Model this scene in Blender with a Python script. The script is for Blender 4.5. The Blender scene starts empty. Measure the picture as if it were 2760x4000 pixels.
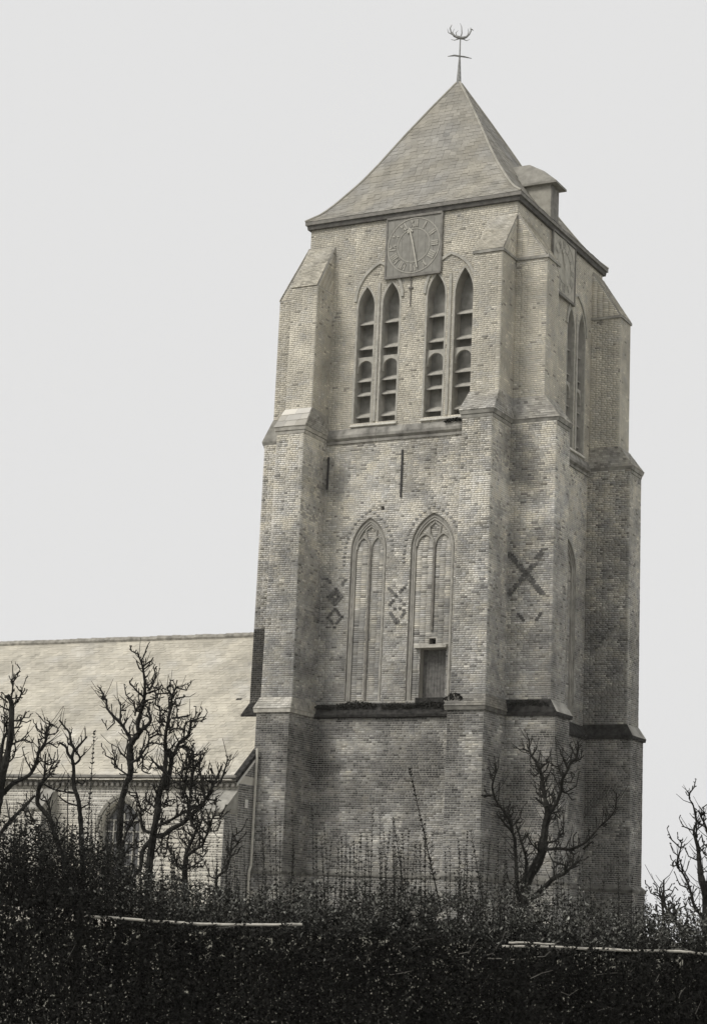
import bpy, math, random
import numpy as np
from mathutils import Vector, Matrix, noise
from mathutils.geometry import tessellate_polygon

random.seed(11)
rng = np.random.default_rng(11)
S = bpy.context.scene
col = S.collection

# ---------------------------------------------------------------- camera
F_PX, PW, PH = 7494.8629, 2760.0, 4000.0
CAM = np.array([32.5229, -56.484, 1.6])
YAW, PITCH, ROLL = 0.4923, 0.2128, 0.0458
_c, _s = math.cos(YAW), math.sin(YAW)
_fw = np.array([-_s, _c, 0.0]); _rt = np.array([_c, _s, 0.0]); _up = np.array([0, 0, 1.0])
V_F = math.cos(PITCH) * _fw + math.sin(PITCH) * _up
_u2 = -math.sin(PITCH) * _fw + math.cos(PITCH) * _up
V_R = math.cos(ROLL) * _rt + math.sin(ROLL) * _u2
V_U = -math.sin(ROLL) * _rt + math.cos(ROLL) * _u2
cam_d = bpy.data.cameras.new('camera')
cam = bpy.data.objects.new('camera', cam_d); col.objects.link(cam)
cam_d.sensor_fit = 'VERTICAL'; cam_d.sensor_height = 36.0
cam_d.lens = F_PX / PH * 36.0
cam_d.clip_start = 0.5; cam_d.clip_end = 6000
m = Matrix(((V_R[0], V_U[0], -V_F[0], CAM[0]), (V_R[1], V_U[1], -V_F[1], CAM[1]),
            (V_R[2], V_U[2], -V_F[2], CAM[2]), (0, 0, 0, 1)))
cam.matrix_world = m
S.camera = cam

# ---------------------------------------------------------------- sky, sun, exposure
SUN_AZ, SUN_EL = math.radians(26), math.radians(48)      # azimuth: degrees to the left of the tower front's normal
sun_dir = Vector((-math.sin(SUN_AZ) * math.cos(SUN_EL), -math.cos(SUN_AZ) * math.cos(SUN_EL), math.sin(SUN_EL)))
world = bpy.data.worlds.new('World'); S.world = world; world.use_nodes = True
nt = world.node_tree; nt.nodes.clear()
n_out = nt.nodes.new('ShaderNodeOutputWorld'); n_bg = nt.nodes.new('ShaderNodeBackground')
n_sky = nt.nodes.new('ShaderNodeTexSky'); n_sky.sky_type = 'NISHITA'; n_sky.sun_disc = False
n_sky.sun_elevation = SUN_EL; n_sky.sun_rotation = math.atan2(sun_dir.x, sun_dir.y)
n_sky.dust_density = 6.0
n_bw = nt.nodes.new('ShaderNodeRGBToBW')
n_cl = nt.nodes.new('ShaderNodeMix'); n_cl.data_type = 'RGBA'
n_cl.inputs[0].default_value = 0.93                       # an even white cloud cover over the clear sky
n_cl.inputs[7].default_value = (7.0, 7.0, 7.0, 1)
nt.links.new(n_sky.outputs[0], n_bw.inputs[0]); nt.links.new(n_bw.outputs[0], n_cl.inputs[6])
nt.links.new(n_cl.outputs[2], n_bg.inputs[0]); nt.links.new(n_bg.outputs[0], n_out.inputs[0])
n_bg.inputs[1].default_value = 0.1015
sun_l = bpy.data.lights.new('sun', 'SUN'); sun_l.energy = 1.8; sun_l.angle = math.radians(20)
sun_l.color = (1.0, 0.96, 0.90)
sun_o = bpy.data.objects.new('sun', sun_l); col.objects.link(sun_o)
sun_o.rotation_euler = sun_dir.to_track_quat('Z', 'Y').to_euler(); sun_o.location = (0, -20, 60)
S.view_settings.view_transform = 'Standard'; S.view_settings.look = 'None'
S.view_settings.exposure = 0.2; S.view_settings.gamma = 1.0

# ---------------------------------------------------------------- materials
def mat(name, rgb, rough=0.9, var=0.25, scale=6.0, bump=0.0, bscale=60.0, spec=0.25, attr=False, objcol=False, metal=0.0):
    """procedural: base colour (or the pieces' own colour) x noise, fine relief"""
    M = bpy.data.materials.new(name); M.use_nodes = True
    t = M.node_tree; b = t.nodes['Principled BSDF']
    b.inputs['Roughness'].default_value = rough; b.inputs['Specular IOR Level'].default_value = spec
    b.inputs['Metallic'].default_value = metal
    tc = t.nodes.new('ShaderNodeTexCoord')
    n = t.nodes.new('ShaderNodeTexNoise'); n.inputs['Scale'].default_value = scale; n.inputs['Detail'].default_value = 6
    t.links.new(tc.outputs['Object'], n.inputs['Vector'])
    r = t.nodes.new('ShaderNodeMapRange'); r.inputs[1].default_value = 0.3; r.inputs[2].default_value = 0.7
    r.inputs[3].default_value = 1 - var; r.inputs[4].default_value = 1 + var
    t.links.new(n.outputs[0], r.inputs[0])
    mx = t.nodes.new('ShaderNodeVectorMath'); mx.operation = 'SCALE'
    if attr:
        a = t.nodes.new('ShaderNodeAttribute'); a.attribute_name = 'col'; t.links.new(a.outputs['Color'], mx.inputs[0])
    elif objcol:
        a = t.nodes.new('ShaderNodeObjectInfo'); t.links.new(a.outputs['Color'], mx.inputs[0])
    else:
        mx.inputs[0].default_value = rgb
    t.links.new(r.outputs[0], mx.inputs['Scale']); t.links.new(mx.outputs[0], b.inputs['Base Color'])
    if bump:
        n2 = t.nodes.new('ShaderNodeTexNoise'); n2.inputs['Scale'].default_value = bscale; n2.inputs['Detail'].default_value = 4
        t.links.new(tc.outputs['Object'], n2.inputs['Vector'])
        bp = t.nodes.new('ShaderNodeBump'); bp.inputs['Strength'].default_value = bump; bp.inputs['Distance'].default_value = 0.02
        t.links.new(n2.outputs[0], bp.inputs['Height']); t.links.new(bp.outputs[0], b.inputs['Normal'])
    return M

def brick_tex_mat(name, c1, c2, mortar):
    """plain brick bond for the faces that are turned away from the lane"""
    M = bpy.data.materials.new(name); M.use_nodes = True
    t = M.node_tree; b = t.nodes['Principled BSDF']; b.inputs['Roughness'].default_value = 0.9
    tc = t.nodes.new('ShaderNodeTexCoord'); sp = t.nodes.new('ShaderNodeSeparateXYZ'); ad = t.nodes.new('ShaderNodeMath')
    cb = t.nodes.new('ShaderNodeCombineXYZ'); br = t.nodes.new('ShaderNodeTexBrick')
    t.links.new(tc.outputs['Object'], sp.inputs[0]); t.links.new(sp.outputs[0], ad.inputs[0]); t.links.new(sp.outputs[1], ad.inputs[1])
    t.links.new(ad.outputs[0], cb.inputs[0]); t.links.new(sp.outputs[2], cb.inputs[1]); t.links.new(cb.outputs[0], br.inputs[0])
    br.inputs['Scale'].default_value = 1.0; br.inputs['Brick Width'].default_value = 0.23; br.inputs['Row Height'].default_value = 0.07
    br.inputs['Mortar Size'].default_value = 0.006
    br.inputs['Color1'].default_value = (*c1, 1); br.inputs['Color2'].default_value = (*c2, 1); br.inputs['Mortar'].default_value = (*mortar, 1)
    t.links.new(br.outputs[0], b.inputs['Base Color'])
    return M

M_BRICK = mat('weathered_brick', None, 0.92, 0.18, 1.2, 0.35, 70, 0.2, attr=True)
M_BRICKO = mat('weathered_brick_piece', None, 0.92, 0.15, 9.0, 0.35, 70, 0.2, objcol=True)
M_MORTAR = mat('lime_mortar', (0.40, 0.385, 0.35), 0.95, 0.3, 2.0, 0.3, 40, 0.1)
M_BACK = brick_tex_mat('brick_bond', (0.26, 0.245, 0.22), (0.34, 0.32, 0.28), (0.33, 0.32, 0.29))
M_STONE = mat('pale_limestone', (0.47, 0.45, 0.40), 0.9, 0.3, 5.0, 0.4, 40)
M_SILL = mat('washed_sill_stone', (0.62, 0.60, 0.54), 0.9, 0.25, 6.0, 0.3, 40)
M_MOULD = mat('moulded_brick', (0.33, 0.318, 0.285), 0.92, 0.3, 6.0, 0.4, 40)
M_STONE2 = mat('grimy_limestone', (0.30, 0.29, 0.26), 0.9, 0.4, 3.0, 0.4, 40)
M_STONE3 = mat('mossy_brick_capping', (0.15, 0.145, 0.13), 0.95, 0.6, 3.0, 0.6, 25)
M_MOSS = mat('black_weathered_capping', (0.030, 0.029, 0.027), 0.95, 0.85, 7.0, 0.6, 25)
M_MORT_N = mat('limewashed_joint', (0.66, 0.63, 0.56), 0.95, 0.2, 2.0, 0.2, 40, 0.1)
M_SLATE = mat('roof_slate', None, 0.75, 0.15, 1.0, 0.2, 30, 0.35, attr=True)
M_SLATEO = mat('roof_slate_piece', None, 0.75, 0.15, 3.0, 0.2, 30, 0.35, objcol=True)
M_DECK = mat('roof_underlay', (0.12, 0.115, 0.105), 0.9, 0.2, 3.0)
M_WOODD = mat('grey_eaves_board', (0.22, 0.21, 0.19), 0.8, 0.25, 5.0, 0.2, 30)
M_BOARD = mat('grey_belfry_boarding', (0.25, 0.245, 0.225), 0.85, 0.25, 4.0, 0.2, 30)
M_LOUV = mat('pale_louvre_board', (0.42, 0.405, 0.36), 0.85, 0.2, 6.0, 0.2, 40)
M_DOOR = mat('silvered_oak_plank', (0.14, 0.136, 0.128), 0.85, 0.35, 9.0, 0.4, 50)
M_IRON = mat('black_iron', (0.035, 0.034, 0.033), 0.6, 0.3, 10.0, 0.2, 60, 0.4)
M_VANE = mat('worn_grey_vane_iron', (0.26, 0.26, 0.25), 0.6, 0.5, 14.0, 0.2, 60, 0.4)
M_DARK = mat('dark_hollow', (0.015, 0.015, 0.014), 0.95, 0.2, 5.0)
M_PANEL = mat('clock_panel_paint', (0.27, 0.262, 0.235), 0.8, 0.15, 5.0)
M_CREAM = mat('faded_cream_paint', (0.50, 0.48, 0.42), 0.8, 0.15, 12.0)
M_CREAMD = mat('faded_dial_ring', (0.40, 0.385, 0.34), 0.8, 0.15, 12.0)
M_WHITE = mat('white_paint', (0.72, 0.70, 0.65), 0.7, 0.1, 8.0)
M_GLASS = mat('old_window_glass', (0.10, 0.10, 0.10), 0.25, 0.5, 3.0, 0.1, 8, 0.6)
M_BARK = mat('dark_bark', (0.028, 0.027, 0.024), 0.95, 0.5, 20.0, 0.7, 80, 0.15)
M_POLE = mat('peeled_pale_pole', (0.45, 0.43, 0.38), 0.8, 0.3, 8.0, 0.3, 40)
M_LEAF = mat('hedge_leaf', None, 0.7, 0.2, 20.0, 0, 1, 0.08, attr=True)
M_TWIG = mat('pale_twig', (0.11, 0.105, 0.095), 0.85, 0.35, 15.0, 0.3, 60)
M_GRASS = mat('rough_grass', (0.16, 0.156, 0.13), 0.95, 0.4, 0.8, 0.6, 12, 0.1)

# ---------------------------------------------------------------- helpers
ORG = {}                                                  # object name -> world origin of its thing
def org(o): return ORG.get(o.name, np.zeros(3)) if o is not None else np.zeros(3)

def empty(name, loc, label, cat, group=None):
    o = bpy.data.objects.new(name, None); col.objects.link(o); o.location = loc
    o.empty_display_size = 0.3
    o['label'] = label; o['category'] = cat
    if group: o['group'] = group
    ORG[o.name] = np.array(loc, float)
    return o

class MB:
    """collects shapes in world coordinates, links them as one mesh object"""
    def __init__(self): self.v = []; self.f = []; self.mi = []; self.c = []
    def add(self, vs, fs, mi=0, c=None):
        k = len(self.v); self.v += [tuple(map(float, p)) for p in vs]
        self.f += [tuple(i + k for i in f) for f in fs]; self.mi += [mi] * len(fs)
        if c is not None: self.c += [c] * len(vs)
        return self
    def box(self, x0, x1, y0, y1, z0, z1, mi=0):
        vs = [(x, y, z) for z in (z0, z1) for y in (y0, y1) for x in (x0, x1)]
        return self.add(vs, [(0, 2, 3, 1), (4, 5, 7, 6), (0, 1, 5, 4), (2, 6, 7, 3), (0, 4, 6, 2), (1, 3, 7, 5)], mi)
    def frustum(self, r0, z0, r1, z1, mi=0):
        (a, b, c, d), (e, f, g, h) = r0, r1                # x0,x1,y0,y1
        vs = [(a, c, z0), (b, c, z0), (b, d, z0), (a, d, z0), (e, g, z1), (f, g, z1), (f, h, z1), (e, h, z1)]
        return self.add(vs, [(3, 2, 1, 0), (4, 5, 6, 7), (0, 1, 5, 4), (1, 2, 6, 5), (2, 3, 7, 6), (3, 0, 4, 7)], mi)
    def tube(self, pts, rad, n=6, cap=True, mi=0, c=None):
        P = [np.array(p, float) for p in pts]; k = len(P); vs = []
        prev = None
        for i in range(k):
            t = P[min(i + 1, k - 1)] - P[max(i - 1, 0)]; t = t / (np.linalg.norm(t) + 1e-9)
            if prev is None:
                a = np.array([0, 0, 1.0]) if abs(t[2]) < 0.9 else np.array([1.0, 0, 0])
                prev = np.cross(t, a)
            prev = prev - t * (prev @ t); prev /= np.linalg.norm(prev) + 1e-9
            b = np.cross(t, prev); r = rad[i] if hasattr(rad, '__len__') else rad
            for j in range(n):
                a = 2 * math.pi * j / n
                vs.append(P[i] + r * (math.cos(a) * prev + math.sin(a) * b))
        fs = []
        for i in range(k - 1):
            for j in range(n):
                fs.append((i * n + j, i * n + (j + 1) % n, (i + 1) * n + (j + 1) % n, (i + 1) * n + j))
        if cap: fs += [tuple(range(n - 1, -1, -1)), tuple((k - 1) * n + j for j in range(n))]
        return self.add(vs, fs, mi, c)
    def build(self, name, mats, parent=None, kind=None, smooth=False):
        me = bpy.data.meshes.new(name); o0 = org(parent)
        me.from_pydata([(p[0] - o0[0], p[1] - o0[1], p[2] - o0[2]) for p in self.v], [], self.f)
        for M in (mats if isinstance(mats, (list, tuple)) else [mats]): me.materials.append(M)
        if any(self.mi): me.polygons.foreach_set('material_index', self.mi)
        if len(self.c) == len(self.v) and self.c:
            a = me.color_attributes.new('col', 'FLOAT_COLOR', 'POINT')
            a.data.foreach_set('color', np.array([(*q, 1) for q in self.c], np.float32).ravel())
        if smooth: me.polygons.foreach_set('use_smooth', [True] * len(me.polygons))
        me.update()
        o = bpy.data.objects.new(name, me); col.objects.link(o); o.parent = parent
        if kind: o['kind'] = kind
        if parent is not None: ORG[o.name] = o0
        return o

class Fr:
    """a wall plane: u along, v up, n outward"""
    def __init__(s, O, U, N): s.O = np.array(O, float); s.U = np.array(U, float); s.N = np.array(N, float); s.V = np.array([0, 0, 1.0])
    def p(s, u, v, n=0.0): return s.O + u * s.U + v * s.V + n * s.N

def fr_quad(mb, fr, pts, n, mi=0):
    mb.add([fr.p(u, v, n) for u, v in pts], [tuple(range(len(pts)))], mi)

def fr_bar(mb, fr, pts, w, n0, n1, closed=False, mi=0, c=None):
    """flat bar of width w that follows a 2D line, from depth n0 to n1"""
    P = [np.array(p, float) for p in pts]; k = len(P); L = []; R = []
    for i in range(k):
        if closed: a, b = P[(i - 1) % k], P[(i + 1) % k]
        else: a, b = P[max(i - 1, 0)], P[min(i + 1, k - 1)]
        t = (b - a) / (np.linalg.norm(b - a) + 1e-9); nn = np.array([-t[1], t[0]])
        L.append(P[i] + nn * w / 2); R.append(P[i] - nn * w / 2)
    vs = [fr.p(*L[i], n0) for i in range(k)] + [fr.p(*R[i], n0) for i in range(k)] + \
         [fr.p(*L[i], n1) for i in range(k)] + [fr.p(*R[i], n1) for i in range(k)]
    fs = []
    for i in range(k if closed else k - 1):
        j = (i + 1) % k
        fs += [(2 * k + i, 2 * k + j, 3 * k + j, 3 * k + i), (i, j, 2 * k + j, 2 * k + i), (k + j, k + i, 3 * k + i, 3 * k + j), (j, i, k + i, k + j)]
    if not closed: fs += [(0, 2 * k, 3 * k, k), (k - 1, 2 * k - 1, 4 * k - 1, 3 * k - 1)]
    mb.add(vs, fs, mi, c)

def arch(u0, u1, v0, vs, va, n=9):
    """pointed arch outline, counter-clockwise from bottom left"""
    uc = (u0 + u1) / 2; w = (u1 - u0) / 2; h = va - vs
    R = (w * w + h * h) / (2 * w)                          # circle through springing and apex, centre on the springing line
    right = []; a1 = math.atan2(h, R - w) if R != w else math.pi / 2
    for i in range(n + 1):
        a = a1 * i / n
        right.append((u1 - R + R * math.cos(a), vs + R * math.sin(a)))
    left = [(2 * uc - u, v) for u, v in reversed(right[:-1])]
    return [(u0, v0), (u1, v0)] + right + left

def round_arch(u0, u1, v0, vs, n=8):
    uc = (u0 + u1) / 2; w = (u1 - u0) / 2
    return [(u0, v0), (u1, v0)] + [(uc + w * math.cos(math.pi * i / n), vs + w * math.sin(math.pi * i / n)) for i in range(n + 1)]

def inside(poly, u, v):
    r = False; k = len(poly); j = k - 1
    for i in range(k):
        (a, b), (c, d) = poly[i], poly[j]
        if (b > v) != (d > v) and u < (c - a) * (v - b) / (d - b) + a: r = not r
        j = i
    return r

def panel(mb, fr, outer, holes, n=0.0, mi=0, mi_rev=0):
    """wall face with openings cut through and their reveals; holes: (loop, depth)"""
    loops = [[Vector((u, v, 0)) for u, v in outer]] + [[Vector((u, v, 0)) for u, v in h] for h, _ in holes]
    flat = [q for l in loops for q in l]
    tris = tessellate_polygon(loops)
    vs = [fr.p(q.x, q.y, n) for q in flat]; fs = []
    ref = np.array(fr.N)
    for t in tris:
        a, b, c = (vs[i] for i in t)
        fs.append(tuple(t) if np.cross(b - a, c - a) @ ref > 0 else tuple(reversed(t)))
    mb.add(vs, fs, mi)
    for h, d in holes:
        k = len(h)
        for i in range(k):
            a, b = h[i], h[(i + 1) % k]
            mb.add([fr.p(*a, n), fr.p(*b, n), fr.p(*b, n - d), fr.p(*a, n - d)], [(0, 1, 2, 3)], mi_rev)

# ---------------------------------------------------------------- bricks
class Bricks:
    def __init__(self): self.r = []                        # (frame, u, v, half w, half h, proud, colour, key)
    def lay(self, fr, ua, ub, v0, v1, tone, holes=(), ua2=None, ub2=None, n=0.0, course=0.07, key=0, proud=(0.002, 0.009), gap=.004):
        rows = max(1, int(round((v1 - v0) / course))); ch = (v1 - v0) / rows
        for i in range(rows):
            vc = v0 + (i + 0.5) * ch; f = (vc - v0) / (v1 - v0)
            a = ua + ((ua2 if ua2 is not None else ua) - ua) * f; b = ub + ((ub2 if ub2 is not None else ub) - ub) * f
            u = a; head = i % 2; first = True
            while u < b - 0.02:
                L = (0.11 if head else 0.22)
                if first and not head: L = 0.16 if (i // 2) % 2 else 0.22
                if first and head: L = 0.11
                L *= random.uniform(0.93, 1.07); first = False
                if b - (u + L) < 0.06: L = b - u
                e = min(u + L, b)
                us, ue = u + gap, e - gap
                u = e
                if holes:
                    hit = [h for h in holes if any(inside(h, q, vc + s * ch * 0.4) for q in (us, (us + ue) / 2, ue) for s in (-1, 1))]
                    if hit:
                        N = 8; st = (ue - us) / N; best = (0, 0); k = 0
                        ok = [not any(inside(h, us + (j + 0.5) * st, vc + s * ch * 0.4) for h in hit for s in (-1, 1)) for j in range(N)]
                        j = 0
                        while j < N:
                            if ok[j]:
                                k = j
                                while k < N and ok[k]: k += 1
                                if k - j > best[1] - best[0]: best = (j, k)
                                j = k
                            else: j += 1
                        if best[1] - best[0] < 2: continue
                        us, ue = us + best[0] * st, us + best[1] * st
                c = tone(fr.p((us + ue) / 2, vc), (us + ue) / 2, vc, head)
                self.r.append((fr, (us + ue) / 2, vc, (ue - us) / 2, ch / 2 - gap - random.uniform(0, 0.0015), n + random.uniform(*proud), c, key, n))
        return self
    def build(self, name, parent, pick=(), mesh=None, mat_j=M_BRICK, mat_o=M_BRICKO, piece='brick'):
        """picked bricks become objects of their own, the rest one joined part"""
        pick = set(pick)
        rest = [r for i, r in enumerate(self.r) if i not in pick]
        K = len(rest); o0 = org(parent)
        O = np.array([r[0].p(r[1], r[2], 0) for r in rest]) - o0
        U = np.array([r[0].U for r in rest]); Nn = np.array([r[0].N for r in rest]); Vv = np.array([0, 0, 1.0])
        hw = np.array([r[3] for r in rest])[:, None]; hh = np.array([r[4] for r in rest])[:, None]
        n1 = np.array([r[5] for r in rest])[:, None]; n0 = np.array([r[8] for r in rest])[:, None] - 0.005
        C = np.array([r[6] for r in rest])
        V = np.zeros((K, 8, 3)); ins = 0.0025
        for j, (a, b) in enumerate(((-1, -1), (1, -1), (1, 1), (-1, 1))):
            V[:, j] = O + a * hw * U + b * hh * Vv + n0 * Nn
            V[:, j + 4] = O + a * (hw - ins) * U + b * (hh - ins) * Vv + n1 * Nn
        FQ = np.array([(4, 5, 6, 7), (0, 1, 5, 4), (1, 2, 6, 5), (2, 3, 7, 6), (3, 0, 4, 7)])
        faces = (np.arange(K)[:, None, None] * 8 + FQ[None]).reshape(-1, 4)
        fr_flip = np.einsum('ij,ij->i', np.cross(U, np.tile(Vv, (K, 1))), Nn) < 0
        fl = np.repeat(fr_flip, 5); faces[fl] = faces[fl][:, ::-1]
        me = bpy.data.meshes.new(name)
        me.vertices.add(K * 8); me.vertices.foreach_set('co', V.reshape(-1))
        me.loops.add(len(faces) * 4); me.loops.foreach_set('vertex_index', faces.reshape(-1).astype(np.int32))
        me.polygons.add(len(faces)); me.polygons.foreach_set('loop_start', np.arange(len(faces), dtype=np.int32) * 4)
        a = me.color_attributes.new('col', 'FLOAT_COLOR', 'POINT')
        cc = np.ones((K, 8, 4), np.float32); cc[:, :, :3] = C[:, None, :]
        a.data.foreach_set('color', cc.reshape(-1))
        me.materials.append(mat_j); me.update(calc_edges=True); me.validate()
        o = bpy.data.objects.new(name, me); col.objects.link(o); o.parent = parent; o['kind'] = 'stuff'
        for i in sorted(pick):
            fr, u, v, w, h, pr, c, key, nb = self.r[i]
            q = bpy.data.objects.new(piece, BRICK_MESH); col.objects.link(q); q.parent = parent
            Uv = fr.U; R = Matrix(((Uv[0] * w, fr.N[0] * (pr - nb + .005), 0, 0), (Uv[1] * w, fr.N[1] * (pr - nb + .005), 0, 0), (0, 0, h, 0), (0, 0, 0, 1)))
            P = fr.p(u, v, nb - .005) - o0
            R.translation = Vector(P); q.matrix_local = R; q.color = (*c, 1)
        return o

_bm = MB(); _bm.box(-1, 1, 0, 1, -1, 1); BRICK_MESH = bpy.data.meshes.new('brick')
_vs = [(-1, 0, -1), (1, 0, -1), (1, 0, 1), (-1, 0, 1), (-.97, 1, -.93), (.97, 1, -.93), (.97, 1, .93), (-.97, 1, .93)]
BRICK_MESH.from_pydata(_vs, [], [(4, 5, 6, 7), (0, 1, 5, 4), (1, 2, 6, 5), (2, 3, 7, 6), (3, 0, 4, 7)]); BRICK_MESH.materials.append(M_BRICKO)

def nz(p, s, seed=0.0): return noise.fractal(Vector((p[0] * s + seed, p[1] * s + seed * 1.7, p[2] * s - seed)), 1.0, 2.0, 3)

def lin(a, b, f): return a + (b - a) * min(1, max(0, f))

# ================================================================ the setting: ground
W, D = 8.0, 8.12
Z0, ZP, Z1, Z2, HE = 1.3, 3.30, 8.50, 18.16, 26.17
def ground_z(x, y):
    d = math.hypot(max(-14 - x, 0, x - 10) , max(-6 - y, 0, y - 12))
    return lin(1.3, 0.0, d / 16.0) if d < 16 else 0.0
g = MB(); gx = [-3000, -900, -300, -100] + list(range(-60, 61, 3)) + [100, 300, 900, 3000]
gy = [-900, -200, -90] + list(range(-66, 61, 3)) + [100, 300, 900, 4000]
g.add([(x, y, ground_z(x, y) + (0.05 * nz((x, y, 0), 0.3) if abs(x) < 70 and abs(y) < 70 else 0)) for y in gy for x in gx],
      [(j * len(gx) + i, j * len(gx) + i + 1, (j + 1) * len(gx) + i + 1, (j + 1) * len(gx) + i) for j in range(len(gy) - 1) for i in range(len(gx) - 1)])
go = g.build('ground', M_GRASS); go['kind'] = 'structure'

# ================================================================ the tower
T = empty('church_tower', (4.0, 4.06, Z0), 'massive square brick church tower with stepped corner buttresses and two belfry window pairs', 'church tower')
FRONT = Fr((0, 0, 0), (1, 0, 0), (0, -1, 0))
RIGHT = Fr((W, 0, 0), (0, 1, 0), (1, 0, 0))

# openings (u, v on either face)
LANCETS = [(2.05, 2.70, 22.72, 23.50), (3.01, 3.67, 22.78, 23.56), (4.73, 5.41, 22.85, 23.68), (5.77, 6.46, 22.80, 23.78)]
LSILL = 18.58
lanc = [arch(a, b, LSILL, s, t) for a, b, s, t in LANCETS]
BLIND = [(2.20, 3.56, 14.1, 15.22), (4.46, 6.08, 14.05, 15.25)]
blindA = arch(BLIND[0][0], BLIND[0][1], 8.95, BLIND[0][2], BLIND[0][3])
blindB = arch(BLIND[1][0], BLIND[1][1], 8.95, BLIND[1][2], BLIND[1][3])
PUT = [(3.27, 15.45), (3.41, 15.45), (3.41, 15.59), (3.27, 15.59)]

wall = MB()
for fr, L, dr in ((FRONT, W, True), (RIGHT, D, False)):
    holes = [(h, 0.50) for h in lanc]
    panel(wall, fr, [(0, Z2), (L, Z2), (L, HE), (0, HE)], holes, 0.0, 0, 0)
    h2 = [(blindA, 0.08), (blindB, 0.08)] + ([(PUT, 0.3)] if dr else [])
    panel(wall, fr, [(0, Z1), (L, Z1), (L, Z2), (0, Z2)], h2, 0.0, 0, 0)
    fr_quad(wall, fr, [(0, ZP), (L, ZP), (L, Z1), (0, Z1)], 0.12)
    fr_quad(wall, fr, [(0, Z0 - .6), (L, Z0 - .6), (L, ZP), (0, ZP)], 0.22)
    fr_quad(wall, fr, [(0, ZP), (L, ZP), (L, ZP + .01), (0, ZP + .01)], 0.121)
wall.add([(0, 0, Z0 - .6), (0, D, Z0 - .6), (0, D, HE), (0, 0, HE), (W, D, Z0 - .6), (W, D, HE)], [(0, 3, 2, 1), (1, 2, 5, 4)], 1)
wo = wall.build('wall', [M_MORTAR, M_BACK], T)

# inner order of the blind windows: second step, brick infill
def inset(poly, d):
    c = np.mean(poly, axis=0); out = []
    for u, v in poly:
        out.append((u + (d if u < c[0] else -d), v + (d * 0.0 if v < 9.2 else -d * 0.9 if v > 14.6 else 0)))
    return out
BL2 = {}
def blind_geom(i):
    u0, u1, vs, va = BLIND[i]
    return arch(u0 + .15, u1 - .15, 8.95, vs, va - .22)

DOORHOLE = [(4.88, 9.04), (5.84, 9.04), (5.84, 10.68), (4.88, 10.68)]
SLOT = [(5.19, 10.80), (5.44, 10.80), (5.44, 11.03), (5.19, 11.03)]
BR = Bricks()
picks_sel = []

# tone of the tower's bricks -------------------------------------------------
WARM = np.array([1.0, 0.935, 0.78]); NEUT = np.array([1.0, 0.985, 0.945])
STAINS_SHADE = []            # (x, y, z, rx, ry, rz, factor): weather stains, repairs, and the left buttress's shadow painted in
def stain_shade(x, y, z, rx, ry, rz, f): STAINS_SHADE.append((x, y, z, rx, ry, rz, f))
stain_shade(8.5, 0, 16.7, 0.55, .3, 1.3, 0.74); stain_shade(9.2, 0, 15.9, 0.35, .3, 0.6, 0.75)
stain_shade(8.7, 0, 11.0, .9, .3, .35, 0.8); stain_shade(1.45, 0, 7.4, 0.5, .5, 1.2, 0.62); stain_shade(1.75, 0, 5.6, 0.6, .5, 1.4, 0.78)  # the pair near the left corner paints the buttress shadow
stain_shade(5.2, 0, 7.4, 0.7, .4, .5, 0.75); stain_shade(7.3, -1.8, 6.1, .6, .3, .55, 0.74); stain_shade(9.1, 0, 6.2, .9, .4, 1.0, 0.68)
stain_shade(9.2, 0, 4.7, 1.0, .4, .5, 0.72); stain_shade(0.62, -1.62, 17.1, .45, .2, .75, 1.45); stain_shade(0.5, -1.8, 5.4, .6, .3, .6, 1.25)
stain_shade(2.5, 0, 16.9, 1.2, .3, .5, 1.12); stain_shade(1.45, 0, 16.5, .5, .3, .7, 0.75); stain_shade(4.5, 0, 4.6, 2.6, .4, .9, 1.18)
stain_shade(3.0, 0, 13.6, 1.9, .3, 2.6, 1.07); stain_shade(7.4, -1.7, 14.2, .8, .5, 2.0, 1.15); stain_shade(7.4, -1.8, 4.2, .7, .4, .9, 1.12)
stain_shade(0.5, -1.14, 21.0, .8, .35, 2.6, 1.22); stain_shade(0.5, -1.62, 15.3, .8, .4, 2.2, 1.12)
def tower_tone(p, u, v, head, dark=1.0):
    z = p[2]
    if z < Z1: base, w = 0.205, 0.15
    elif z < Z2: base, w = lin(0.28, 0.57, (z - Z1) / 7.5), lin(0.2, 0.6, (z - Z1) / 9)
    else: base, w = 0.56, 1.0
    n1 = nz(p, 0.55); n2 = nz(p, 2.2, 7.3)
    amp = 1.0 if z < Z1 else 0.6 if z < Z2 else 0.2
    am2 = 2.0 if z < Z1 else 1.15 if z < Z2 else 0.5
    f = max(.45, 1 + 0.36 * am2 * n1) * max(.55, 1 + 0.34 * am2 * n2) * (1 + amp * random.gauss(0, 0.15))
    n3 = noise.noise(Vector((p[0] * 3.1, p[1] * 3.1, p[2] * .22))); f *= 1 + .22 * amp * n3
    q = random.random()
    if q < 0.09 * amp: f *= 0.52
    elif q < 0.19 * amp + .03: f *= 1.32
    for x, y, zz, rx, ry, rz, k in STAINS_SHADE:
        d = ((p[0] - x) / rx) ** 2 + ((p[1] - y) / ry) ** 2 * .3 + ((p[2] - zz) / rz) ** 2
        d += 0.5 * n2
        if d < 1.3: f *= lin(k, 1.0, (d - 0.5) / 0.8)
    if p[0] > W and p[1] > 5 and z < Z2: f *= .84 if z > Z1 else .74  # rear buttress bricks darkened to deepen its shade
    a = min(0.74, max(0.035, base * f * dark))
    w = min(1, max(0, w + 0.5 * n2 + random.gauss(0, .12)))
    return tuple(a * (NEUT * (1 - w) + WARM * w))

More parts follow.
